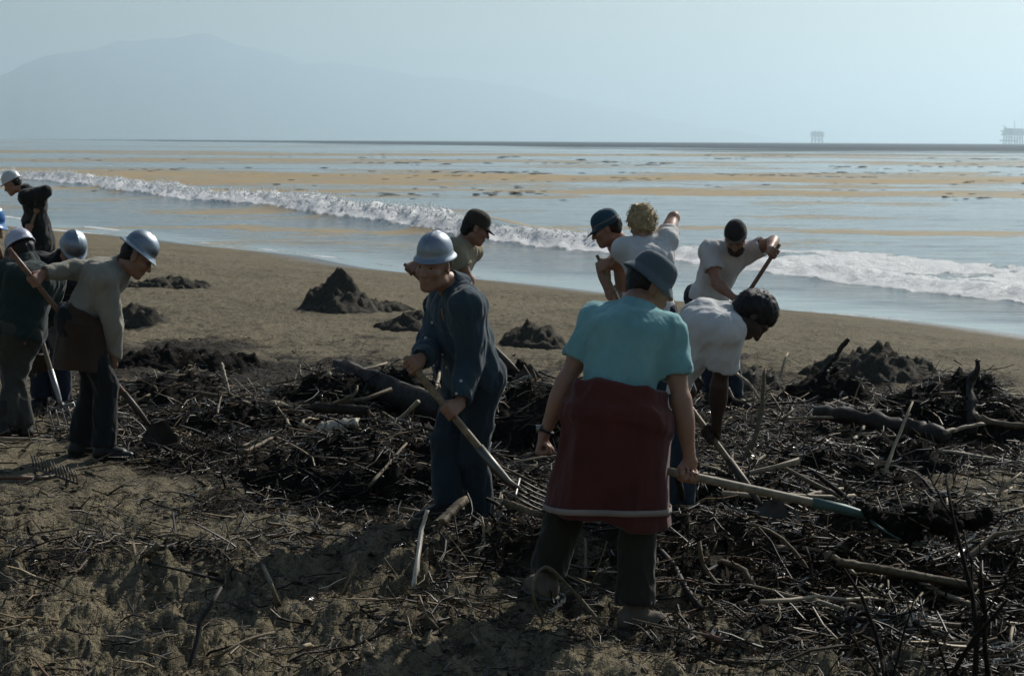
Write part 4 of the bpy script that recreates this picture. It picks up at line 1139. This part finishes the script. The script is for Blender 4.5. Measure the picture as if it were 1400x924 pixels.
# --- stooping man with silver hat behind him
tA, tB = P(15, 320, 15.75), P(66, 425, 15.65)
shovel('spade', tA, tB, 'shovel with plain wooden handle held by man stooping behind the green coat', W_ASH, STEEL_D, (.3, -1, .3))
person('stooping man in dark jacket and silver peaked hard hat behind the khaki shirt', 15.9, (70, 428, .35), (82, 358, -1), (99, 343, -.6), 190, (150, -48, 0),
    {'L': (86, .3), 'R': (58, .3)},
    {'L': dict(el=(92, 385, -.1), grip=(lerp(tA, tB, .66), tB - tA), palm=(0, 0, -1)), 'R': dict(el=(50, 370, .0), grip=(lerp(tA, tB, .35), tB - tA), palm=(0, 0, -1))},
    dict(skin=SKIN_T, shirt=(BLACKC, 'long', .03, .10), jacket=True, trousers=(NAVY, .016), shoes=BOOT, hat=('capstyle', 'hard_hat', ALU, 0), hair=(HAIR_K, .0, -.006), fold=.014), h=.01)

# --- man in blue hard hat at the edge of the picture
tA, tB = P(-8, 322, 14.85), P(42, 470, 15.5)
shovel('spade', tA, tB, 'shovel with short visible handle gripped by black glove', W_RED, STEEL_D, (.3, -1, .3))
person('man in blue hard hat and black gloves standing beside the green coat', 15.0, (-34, 428, 0), (-24, 338, .3), (-16, 312, .3), 95, (95, -18, 0),
    {'L': (-40, .12), 'R': (-24, -.12)},
    {'L': dict(el=(-18, 372, .2), grip=(lerp(tA, tB, .55), tB - tA), palm=(0, 0, -1)), 'R': dict(el=(-30, 385, -.25), grip=(lerp(tA, tB, .24), tB - tA), palm=(0, 0, -1))},
    dict(skin=SKIN_T, shirt=(BLACKC, 'long', .03, .10), jacket=True, trousers=(NAVY, .016), gloves=GLOVE, shoes=BOOT, hat=('hardhat', 'hard_hat', HBLUE, 0), hair=(HAIR_K, .0, -.006), fold=.014), h=.01)

# ------------------------------------------------------------------ sand piles and dark debris heaps
SANDP = m_pile('dug_sand', (.060, .052, .037), (.125, .108, .076)); TARRY = m_pile('tarry_debris', (.007, .006, .005), (.030, .024, .016), .9, .12)
def heap(name, px, py, rx, ry, h, sh, label, mat, group, res=.028):
    c = ground_at(px, py); c = Vector((c.x, c.y, 0)); seed = int(px * 7 + py) % 900 + 100
    H = (c, rx, ry, h, sh, seed)
    n = max(24, int(2.5 * max(rx, ry) / res)); n = min(n, 110)
    g = np.linspace(-1.25, 1.25, n); X, Y = np.meshgrid(c.x + g * rx, c.y + g * ry)
    e = heap_h(H, X, Y); zg = ground_z(X, Y)
    Z = zg + np.where(e > .004, e, -.06)
    o = mesh_np(name, np.stack([X, Y, Z], -1).reshape(-1, 3), grid_faces(n, n), mat, origin=(c.x, c.y, gz(c.x, c.y)))
    tag(o, label, 'pile', group); HEAPS.append(H); return o
for a in [('sand_pile', 463, 419, .56, .56, .55, 1.15, 'tall pointed pile of dug sand on open beach'),
          ('sand_pile', 512, 417, .50, .40, .13, 1.0, 'low spill of sand beside the tall pointed pile'),
          ('sand_pile', 566, 446, .42, .40, .22, 1.0, 'small sand pile behind the man in denim'),
          ('sand_pile', 728, 470, .40, .36, .24, 1.0, 'low dark sand mound between denim man and teal shirt'),
          ('sand_pile', 1196, 512, .66, .5, .28, .85, 'rounded sand pile beside the upright dark stick'),
          ('sand_pile', 1012, 526, .45, .4, .26, 1.0, 'sand mound at the boots of the knit cap man'),
          ('sand_pile', 232, 391, .62, .45, .13, .8, 'low flattened sand mound beyond the khaki shirt man'),
          ('sand_pile', 190, 444, .36, .32, .22, .9, 'round sand lump just behind the khaki shirt man')]:
    heap(*a, SANDP, 'sand piles raked up on the beach')
for a in [('debris_heap', 525, 665, .95, .75, .33, .6, 'big black heap of oily debris left of the denim man'),
          ('debris_heap', 722, 600, .55, .8, .40, .7, 'black heap of oily debris between denim man and teal shirt'),
          ('debris_heap', 706, 525, .20, .16, .26, .6, 'small upright black clump behind the denim man'),
          ('debris_heap', 1035, 695, .8, .45, .20, .7, 'wet black heap where the fork handle crosses'),
          ('debris_heap', 1292, 588, .75, .55, .36, .65, 'broad black heap around the forked driftwood trunk'),
          ('debris_heap', 1225, 640, .40, .26, .20, .6, 'small black heap below the long driftwood log'),
          ('debris_heap', 1130, 662, .65, .32, .16, .6, 'flat black heap beside the curved upright branch'),
          ('debris_heap', 1135, 542, .42, .3, .26, .75, 'dark heap at the foot of the upright dark stick'),
          ('debris_heap', 500, 575, .95, .6, .34, .6, 'dark heap carrying the thick slanting beam'),
          ('debris_heap', 255, 498, .7, .4, .14, .7, 'low straw covered heap beyond the left debris')]:
    heap(*a, TARRY, 'heaps of oily debris')
heap('debris_heap', 335, 598, 1.1, .7, .20, .6, 'long low black heap across the left debris', TARRY, 'heaps of oily debris')
heap('debris_heap', 215, 545, .6, .5, .18, .6, 'low black heap right of the khaki shirt man', TARRY, 'heaps of oily debris')

# ------------------------------------------------------------------ driftwood pieces that can be picked out
DW_PALE = m_wood('bleached_driftwood', (.22, .175, .11), (.46, .375, .25), .65, .3, 8, (1, 1, 1)); DW_GREY = m_wood('grey_driftwood', (.085, .064, .038), (.21, .16, .092), .7, .3, 8, (1, 1, 1))
DW_PALE_GLINT = m_wood('pale_glint_wood', (.45, .38, .28), (.75, .66, .52), .45, .5, 8, (1, 1, 1)); DW_DARK = m_wood('tarred_driftwood', (.012, .010, .008), (.048, .037, .025), .65, .25, 8, (1, 1, 1)); DW_RED = m_wood('reddish_driftwood', (.12, .055, .03), (.26, .13, .075), .5, .4, 8, (1, 1, 1))  # lightest wood: pale timber with a glossy glint painted into its colour
def smooth_path(pts, n):
    pts = np.asarray(pts, float)
    if len(pts) == 2: return pts[0] + (pts[1] - pts[0]) * np.linspace(0, 1, n)[:, None]
    t = np.linspace(0, 1, len(pts)); q = np.linspace(0, 1, n)
    P_ = np.concatenate([[2 * pts[0] - pts[1]], pts, [2 * pts[-1] - pts[-2]]]); out = []
    for v in q * (len(pts) - 1):
        i = min(int(v), len(pts) - 2); f = v - i; a, b, c, d = P_[i:i + 4]
        out.append(.5 * ((2 * b) + (c - a) * f + (2 * a - 5 * b + 4 * c - d) * f * f + (3 * b - a - 3 * c + d) * f ** 3))
    return np.array(out)
def limb(name, pts, r0, r1, mat, label=None, cat='driftwood', parent=None, n=14, sides=8, rough=.15, group=None):
    """pts: (px, py, Y) photograph pixel and depth, or (px, py, None) to lie on the ground"""
    W = []
    for px, py, Y in pts:
        if Y is None:
            g = ground_at(px, py)
            for _ in range(3): g = ground_at(px, py, sz(g.x, g.y) + r0 * .5)
            W.append(A(g))
        else: W.append(A(P(px, py, Y)))
    path = smooth_path(W, n); rad = np.linspace(r0, r1, n)
    path = path + rough * rad[:, None] * rng.normal(0, 1, (n, 3)); rad = rad * (1 + .12 * rng.normal(0, 1, n)); rad[0] *= .8; rad[-1] *= .75
    V, F = tube(path, rad, sides)
    V = V + (.12 * (r0 + r1) / 2) * rng.normal(0, 1, V.shape)
    if parent is None:
        o = mesh_np(name, V, F, mat, origin=tuple(W[0])); tag(o, label, cat, group)
    else: o = mesh_np(name, V, F, mat, parent)
    return o
def plank(name, a, b, wd, th, mat, label, cat='plank', upv=(.1, .5, 1)):
    a, b = A(a), A(b); n = 20; d = nrm(b - a); up_ = nrm(A(upv) - d * (A(upv) @ d)); s = np.cross(d, up_)
    V = []
    for i in range(n):
        t = i / (n - 1); c = a + (b - a) * t; e = 1 if 0 < i < n - 1 else .92
        for x, z in ((-1, -1), (-.35, -1.02), (.35, -1), (1, -1), (1, 1), (.3, 1.04), (-.3, 1), (-1, 1)):
            V.append(c + s * x * wd / 2 * e * (1 + .11 * rng.normal()) + up_ * z * th / 2 * e * (1 + .11 * rng.normal()) + d * (.02 * rng.normal() if i in (0, n - 1) else 0))
    V = np.array(V); i = np.arange(n * 8).reshape(n, 8)
    Q = np.stack([i[:-1], np.roll(i[:-1], -1, 1), np.roll(i[1:], -1, 1), i[1:]], -1).reshape(-1, 4)
    V = np.concatenate([V, [a, b]])
    T1 = np.stack([np.full(8, n * 8), np.roll(i[0], -1), i[0]], 1); T2 = np.stack([np.full(8, n * 8 + 1), i[-1], np.roll(i[-1], -1)], 1)
    o = mesh_np(name, V, [Q, T1, T2], mat, smooth=False, origin=tuple(a)); return tag(o, label, cat)

plank('driftwood_beam', P(464, 508, 16.0), P(612, 566, 14.6), .16, .19, DW_DARK, 'thick dark beam slanting down toward the denim man', 'beam')
plank('weathered_board', P(436, 586, 13.6), P(488, 579, 13.6), .07, .065, DW_PALE_GLINT, 'short pale broken board left of the black heap', 'board')
plank('broken_plank', P(600, 716, 9.75), P(634, 684, 9.95), .05, .03, DW_GREY, 'split grey plank end sticking up before the denim man', 'plank')
plank('flat_plank', P(966, 868, 8.62), P(1052, 902, 8.45), .075, .022, DW_RED, 'reddish flat plank lying right of the shoe', 'plank')
plank('long_board', P(1145, 768, 9.5), P(1335, 802, 9.45), .06, .03, DW_GREY, 'long warped grey board under the dead bush', 'board')
plank('tilted_plank', P(690, 686, 10.15), P(738, 704, 9.9), .055, .03, DW_GREY, 'short grey plank beside the red sweater', 'plank')
plank('dark_plank', P(428, 557, 13.3), P(500, 561, 13.1), .06, .05, DW_DARK, 'dark plank lying above the pale broken board', 'plank')
limb('upright_stick', [(585, 698, 9.75), (577, 724, 9.72), (569, 778, 9.5), (564, 804, 9.45)], .010, .012, DW_PALE_GLINT, 'thin pale stick leaning upright in front of the black heap', 'stick', n=10)
limb('long_branch', [(598, 815, 9.1), (660, 828, None), (738, 831, 9.05)], .013, .019, DW_GREY, 'long grey branch lying left of the teal shirt man', 'branch')
b_ = limb('looped_twig', [(836, 872, 8.72), (800, 826, 8.85), (758, 782, 8.75), (742, 776, 8.7), (729, 795, 8.6), (731, 822, 8.6), (742, 850, 8.75)], .009, .006, DW_GREY, 'thin twig looping around the left shoe', 'twig', n=26, rough=.05)
limb('curved_branch', [(1008, 642, 12.9), (1028, 610, 12.9), (1039, 570, 12.95), (1043, 535, 13.0), (1046, 503, 13.05)], .022, .010, DW_GREY, 'curved branch standing upright from the sand', 'branch')
limb('arched_branch', [(984, 500, 15.6), (1008, 512, 15.5), (1024, 525, 15.4), (1038, 545, 15.3)], .014, .012, DW_PALE, 'pale arched branch behind the curved upright branch', 'branch')
limb('crooked_root', [(996, 530, 15.2), (1003, 545, 15.1), (1018, 549, 15.0), (1034, 545, 15.0)], .012, .010, DW_GREY, 'crooked grey root by the sand mound', 'root')
limb('upright_dark_stick', [(1126, 506, 17.2), (1140, 490, 17.2), (1150, 476, 17.2), (1161, 464, 17.2)], .020, .022, DW_DARK, 'thick dark stick standing up out of the heap', 'stick', rough=.3)
t_ = limb('forked_driftwood', [(1331, 592, 14.5), (1328, 566, 14.6), (1330, 545, 14.7), (1327, 522, 14.8), (1334, 506, 14.8), (1338, 489, 14.8)], .038, .022, DW_DARK, 'dark forked driftwood trunk rising from the broad black heap', rough=.3)
limb('limb', [(1328, 566, 14.6), (1345, 574, 14.5), (1370, 579, 14.45), (1412, 583, 14.4)], .028, .020, DW_GREY, parent=t_)
limb('limb', [(1290, 592, 14.25), (1312, 585, 14.35), (1346, 579, 14.45)], .020, .014, DW_PALE, parent=t_)
limb('driftwood_log', [(1118, 562, 15.3), (1180, 573, 14.9), (1240, 584, 14.6), (1296, 597, 14.25)], .055, .06, DW_DARK, 'long dark log lying across the debris', 'log', n=18, sides=10)
limb('bent_branch', [(1062, 748, 9.9), (1105, 750, 9.85), (1140, 760, 9.75), (1170, 786, 9.6)], .012, .009, DW_PALE, 'bent pale branch below the fork head', 'branch')
limb('curved_stick', [(984, 768, 9.75), (1012, 776, 9.6), (1036, 806, 9.45)], .014, .011, DW_GREY, 'curved grey stick behind the reddish plank', 'stick')
limb('knotted_branch', [(343, 750, None), (358, 772, None), (371, 800, None), (386, 834, None)], .012, .010, DW_GREY, 'knotted branch lying on the lumpy foreground sand', 'branch')
limb('crooked_stick', [(22, 768, None), (34, 785, None), (66, 794, None)], .013, .008, DW_GREY, 'crooked stick on the foreground sand', 'stick')
limb('dark_branch', [(452, 826, None), (495, 842, None), (556, 853, None)], .014, .012, DW_DARK, 'dark branch lying on the sand left of the long grey branch', 'branch')
limb('slender_branch', [(550, 884, None), (585, 872, None), (612, 856, None), (640, 862, None), (655, 882, None)], .008, .006, DW_GREY, 'slender arched branch in the shadowed foreground sand', 'branch')
limb('upright_peg', [(303, 497, 14.6), (307, 512, 14.5), (313, 538, 14.4)], .012, .010, DW_PALE, 'pale peg standing upright in left debris', 'stick')
limb('upright_stake', [(398, 585, 13.0), (400, 600, 13.0), (399, 622, 13.0)], .012, .011, DW_GREY, 'short grey stake standing in left debris', 'stick')
limb('hooked_branch', [(455, 552, 13.2), (475, 545, 13.1), (485, 538, 13.1), (489, 527, 13.15)], .014, .008, DW_GREY, 'hooked branch end curling up under the beam', 'branch')
limb('thin_pole', [(330, 548, 14.0), (370, 556, None), (420, 566, None)], .012, .010, DW_GREY, 'thin pole lying flat across left debris', 'pole')

# dead bush close to the camera on the right
r_ = random.Random(3); BUSHM = m_wood('dark_stems', (.008, .006, .005), (.022, .017, .011), .9, .1, 8, (1, 1, 1))  # stems and twigs share one very dark brown
bc = P(1292, 900, 7.3); bz = gz(bc.x, 7.3)
bush = empty('dead_bush', (bc.x, 7.3, bz), 'leafless dark bush standing in the right foreground', 'bush')
def tw(a, d, L, r, lvl):
    n = 7; pts = [A(a)]; dd = A(d)
    for i in range(n - 1):
        dd = nrm(dd + A([r_.gauss(0, .16), r_.gauss(0, .16), r_.gauss(.02, .10)])); pts.append(pts[-1] + dd * L / (n - 1))
    nm = ('stem', 'twig')[min(lvl, 1)]
    tube_obj(nm, pts, list(np.linspace(r, r * .45, n)), BUSHM, bush, 6)
    if lvl < 2:
        for k_ in range(3 - lvl):
            i = r_.randint(2, n - 2); s = nrm(dd + A([r_.gauss(0, .7), r_.gauss(0, .5), r_.gauss(.1, .4)])); tw(pts[i], s, L * r_.uniform(.3, .55), r * .5, lvl + 1)
for px, lean, hgt in ((1240, -.03, .62), (1285, .05, .45), (1326, .06, .85), (1345, .15, .5)):
    q = P(px, 900, 7.3 + r_.uniform(-.15, .2)); q.z = gz(q.x, q.y) - .02
    tw(q, nrm((lean, r_.uniform(-.1, .1), 1)), hgt + .12, .013, 0)

# load of wet debris on the fork of the teal-shirt man
cl = P(1262, 706, 9.15); ccn = A(cl)
cg = Field([ccn + A((.2, .1, .06)), ccn - A((.2, .1, .06))], .12, .012)
for i in range(40): cg.ell(ccn + A((rng.normal(0, .13), rng.normal(0, .06), rng.normal(-.01, .024))), np.eye(3), (rng.uniform(.03, .07), rng.uniform(.03, .05), rng.uniform(.015, .035)), .02)
V, Q = cg.mesh(); V = V + vnormals(V, Q) * (.022 * fbm(V[:, 0] * 38, V[:, 1] * 38, V[:, 2] * 38, 4, 8, .7))[:, None]
co = mesh_np('debris_clump', V, Q, TARRY, origin=tuple(ccn)); tag(co, 'dark wet clump of debris lifted on the fork', 'clump')
for i in range(34):
    a = ccn + A((rng.normal(0, .1), rng.normal(0, .05), rng.normal(.01, .025))); d_ = nrm(A((rng.normal(0, 1), rng.normal(0, 1), rng.normal(-.2, .5)))); L = rng.uniform(.06, .16)
    tube_obj('straw', [a - d_ * L, a, a + d_ * L + A((0, 0, -.02))], [.003, .004, .002], DW_DARK if i % 3 else DW_GREY, co, 5)

# rake left lying, tines up
rk0, rk1 = ground_at(58, 660), ground_at(-60, 659)
g0 = A((rk0.x, rk0.y, sz(rk0.x, rk0.y) + .02)); g1 = A((rk1.x, rk1.y, sz(rk1.x, rk1.y) + .03))
rk = empty('garden_rake', tuple(g0), 'rake left lying tines up on the sand, reddish handle', 'rake')
tube_obj('handle', [g1, (g0 + g1) / 2, g0], .013, W_RED, rk, 8)
h0, h1 = ground_at(46, 645), ground_at(106, 668); h0 = A((h0.x, h0.y, sz(h0.x, h0.y) + .015)); h1 = A((h1.x, h1.y, sz(h1.x, h1.y) + .015))
tube_obj('head_bar', [h0, (h0 + h1) / 2, h1], .009, STEEL_D, rk, 6)
tube_obj('socket', [g0 - nrm(g0 - g1) * .05, g0, (h0 + h1) / 2], [.016, .014, .008], STEEL_D, rk, 8)
for i in range(14):
    q = h0 + (h1 - h0) * (i / 13); tube_obj('tine', [q, q + A((-.008, .01, .05)), q + A((-.022, .02, .085))], [.006, .005, .003], STEEL_D, rk, 5)

# ------------------------------------------------------------------ loose sticks, each its own thing
def stick_mesh(kind, i):
    L = 1.0; n = 6; bend = {'straight': .02, 'bent': .10, 'forked': .05}[kind]
    x = np.linspace(-.5, .5, n); k1, k2 = rng.normal(0, 1, 2)
    pts = np.stack([x, bend * (k1 * (x * x * 3 - .25) + .13 * rng.normal(0, 1, n)), bend * .6 * (abs(k2) * (.25 - x * x) * 2 + .15 * rng.normal(0, 1, n))], -1)
    rad = np.linspace(1, .6, n) * (1 + .15 * rng.normal(0, 1, n)) * .022
    V, F = tube(pts, rad, 6)
    if kind == 'forked':
        p = pts[3]; V2, F2 = tube([p, p + A((.12, .1 * np.sign(k1), .05)), p + A((.26, .17 * np.sign(k1), .07))], [.015, .012, .007], 5)
        F = F + [f + len(V) for f in F2]; V = np.concatenate([V, V2])
    me = mesh_np('driftwood_stick', V, F, None).data
    o = [o for o in bpy.data.objects if o.data is me][0]; bpy.data.objects.remove(o); return me
BASES = {}
for kd in ('straight', 'bent', 'forked'):
    for tn, mt_ in (('bleached', DW_PALE), ('grey', DW_GREY), ('tar-blackened', DW_DARK)):
        for v_ in range(3):
            me = stick_mesh(kd, v_); me.materials.append(mt_); BASES[(kd, tn, v_)] = me
ZONES = [((80, 690), 'by the abandoned rake'), ((200, 560), 'beside the khaki shirt man'), ((330, 560), 'in the left debris'), ((330, 480), 'on the straw covered heap'), ((470, 590), 'near the pale broken board'), ((520, 680), 'on the big black heap'),
         ((640, 740), 'in front of the denim man'), ((720, 600), 'on the heap between denim man and teal shirt'), ((800, 760), 'around the feet of the teal shirt man'), ((1000, 760), 'near the reddish plank'), ((1040, 690), 'under the crossing fork handle'),
         ((1180, 800), 'under the dead bush'), ((1330, 840), 'right of the dead bush'), ((1250, 590), 'around the long dark log'), ((1120, 600), 'by the curved upright branch'), ((120, 800), 'on the lumpy foreground sand'), ((400, 800), 'by the knotted branch'), ((620, 870), 'near the slender arched branch'), ((1100, 540), 'at the foot of the upright dark stick')]
def scatter(n, ymin, ymax, power, minL=.12):
    """random spots on the ground in view, weighted by how thick the litter lies"""
    out = []
    while len(out) < n:
        m = 4000
        Y = np.exp(rng.uniform(math.log(ymin), math.log(ymax), m)); X = rng.uniform(-.27, .27, m) * Y
        w_ = np.clip(litter(X, Y), 0, 1.1); k_ = rng.uniform(0, 1, m) < np.maximum(w_, minL) ** power
        out += list(zip(X[k_], Y[k_]))
    return np.array(out[:n])
pos = scatter(285, 8.2, 19, 1.6, .22)
for i, (x, y) in enumerate(pos):
    kd = ('straight', 'straight', 'bent', 'bent', 'forked')[rng.integers(5)]; tn = ('bleached', 'grey', 'grey', 'bleached', 'tar-blackened')[rng.integers(5)]
    L = float(np.clip(rng.lognormal(-1.0, .45), .15, 1.1)); th = float(rng.uniform(.5, 1.5)) * (.75 + .5 * L)
    o = bpy.data.objects.new('driftwood_stick', BASES[(kd, tn, int(rng.integers(3)))])
    az = rng.uniform(0, math.pi); tilt = abs(rng.normal(0, .16)) * rng.choice([-1, 1]) if rng.uniform() > .07 else rng.uniform(.5, 1.2)
    ca, sa_ = math.cos(az), math.sin(az)
    e = [float(surf_z(np.array([x + ca * q * L]), np.array([y + sa_ * q * L]))[0]) for q in (-.4, 0, .4)]
    slope = math.atan2(e[2] - e[0], .8 * L)
    z = max(e[1], (e[0] + e[2]) / 2) + .012 + abs(math.sin(tilt)) * L * .33
    o.location = (x, y, z); o.rotation_euler = (rng.uniform(0, 6), -(slope + tilt), az); o.scale = (L, .55 * th, .55 * th)
    px, py = pix(x, y, e[1]); zn = min(ZONES, key=lambda q: ((q[0][0] - px) / 2) ** 2 + (q[0][1] - py) ** 2)[1]
    sz_ = 'short' if L < .3 else ('long' if L > .5 else 'medium')
    link(o); tag(o, '%s %s %s %s %sstick %s' % (sz_, 'thin' if th < .85 else ('stout' if th > 1.25 else 'slim'), kd, tn, 'propped-up ' if abs(tilt) > .5 else '', zn), 'stick', 'loose driftwood sticks')

# ------------------------------------------------------------------ litter nobody could count
def strands(X, Y, Z, L, r, az, tilt, curl, tint, sides=3, segs=3):
    n = len(X); t = np.linspace(-.5, .5, segs + 1)
    d = np.stack([np.cos(az) * np.cos(tilt), np.sin(az) * np.cos(tilt), np.sin(tilt)], -1); s = np.stack([-np.sin(az), np.cos(az), 0 * az], -1); u = np.cross(d, s)
    C = np.stack([X, Y, Z], -1)[:, None] + d[:, None] * (t[None, :, None] * L[:, None, None]) + s[:, None] * ((t * t * 4 - .5)[None, :, None] * (curl * L)[:, None, None]) + u[:, None] * ((.25 - t * t)[None, :, None] * (np.abs(curl) * L * .5)[:, None, None])
    C = C + rng.normal(0, 1, C.shape) * (.03 * L)[:, None, None]
    a = np.linspace(0, 2 * math.pi, sides, endpoint=False)
    R = r[:, None] * (1 - .45 * (t + .5))[None]
    V = C[:, :, None] + R[:, :, None, None] * (np.cos(a)[None, None, :, None] * s[:, None, None] + np.sin(a)[None, None, :, None] * u[:, None, None])
    k_ = (segs + 1) * sides; i = np.arange(k_).reshape(segs + 1, sides)
    Q = np.stack([i[:-1], np.roll(i[:-1], -1, 1), np.roll(i[1:], -1, 1), i[1:]], -1).reshape(-1, 4)
    Q = (Q[None] + k_ * np.arange(n)[:, None, None]).reshape(-1, 4)
    return V.reshape(-1, 3), Q, np.repeat(tint, k_, 0)
PAL = np.array([(.016, .012, .007), (.034, .025, .014), (.062, .044, .024), (.115, .08, .040), (.20, .145, .072), (.34, .265, .15), (.15, .075, .035)])
def tints(n, p): return PAL[rng.choice(len(PAL), n, p=p)] * rng.uniform(.7, 1.3, (n, 1))
TW = m_tint('twig_litter', .5, .28, 90)
def litter_obj(name, label, n, yr, power, Lr, rr, p, mnl, lift=.02):
    q = scatter(n, *yr, power, mnl); X, Y = q[:, 0], q[:, 1]
    L = np.exp(rng.uniform(math.log(Lr[0]), math.log(Lr[1]), n)); r = L * 0 + rng.uniform(*rr, n)
    til = rng.normal(0, .22, n); up_ = rng.uniform(0, 1, n) < .05; til[up_] = rng.uniform(.5, 1.3, up_.sum())
    Z = surf_z(X, Y) + np.abs(rng.normal(0, lift, n)) + np.abs(np.sin(til)) * L * .35
    V, Q, T = strands(X, Y, Z, L, r, rng.uniform(0, 2 * math.pi, n), til, rng.normal(0, .16, n), tints(n, p), 3, 3 if name == 'twig_litter' else 2)
    o = mesh_np(name, V, Q, TW, attrs={'tint': T}); return tag(o, label, 'litter', kind='stuff')
litter_obj('twig_litter', 'tangled broken twigs strewn through the debris belt', 12000, (8.0, 18), 1.5, (.06, .34), (.0022, .0085), [.33, .25, .16, .11, .08, .05, .02], .16)
litter_obj('stubble_litter', 'short broken stalks and chips over the foreground sand', 6000, (7.9, 12.5), .8, (.03, .14), (.0015, .004), [.2, .2, .2, .18, .12, .06, .04], .5, .012)
litter_obj('straw_litter', 'fine straw and stalks matted over the debris', 18500, (8.0, 22), 1.7, (.04, .16), (.0012, .0032), [.36, .26, .16, .1, .07, .04, .01], .12, .012)
# clods of tarred sand, bark and kelp
q = np.concatenate([scatter(3900, 7.9, 22, 1.5, .14), scatter(1600, 7.9, 13, .3, .5)]); X, Y = q[:, 0], q[:, 1]; Z = surf_z(X, Y)
sz_ = np.exp(rng.normal(-4.5, .5, len(X))).clip(.004, .035)
V, F = clots(X, Y, Z + sz_ * .1, sz_, .55, .5)
lt = np.clip(litter(X, Y), 0, 1)
tc = np.where(rng.uniform(0, 1, (len(X), 1)) < (lt * 1.2)[:, None], tints(len(X), [.4, .3, .2, .08, .02, 0, 0]), np.array([[.12, .105, .074]]) * rng.uniform(.5, 1.2, (len(X), 1)))
cl_ = mesh_np('clod_litter', V, F, m_tint('clod', .9, .15, 70), attrs={'tint': np.repeat(tc, 12, 0)}, smooth=False); tag(cl_, 'clods of tarred sand and bark scattered on the beach', 'clods', kind='stuff')
# torn kelp and bark ribbons: glossy flat strips
n = 5000; q = scatter(n, 8.0, 17, 2.2, .05); X, Y = q[:, 0], q[:, 1]; L = rng.uniform(.05, .2, n); til = rng.normal(0, .35, n)
V, Q, T = strands(X, Y, surf_z(X, Y) + .01 + np.abs(rng.normal(0, .025, n)), L, rng.uniform(.006, .016, n), rng.uniform(0, 6.28, n), til, rng.normal(0, .3, n), tints(n, [.5, .3, .15, .05, 0, 0, 0]), sides=2, segs=3)
kp_ = mesh_np('kelp_litter', V, Q, m_tint('wet_kelp', .2, .7, 60), attrs={'tint': T}); tag(kp_, 'glossy black torn kelp and bark scraps', 'kelp', kind='stuff')
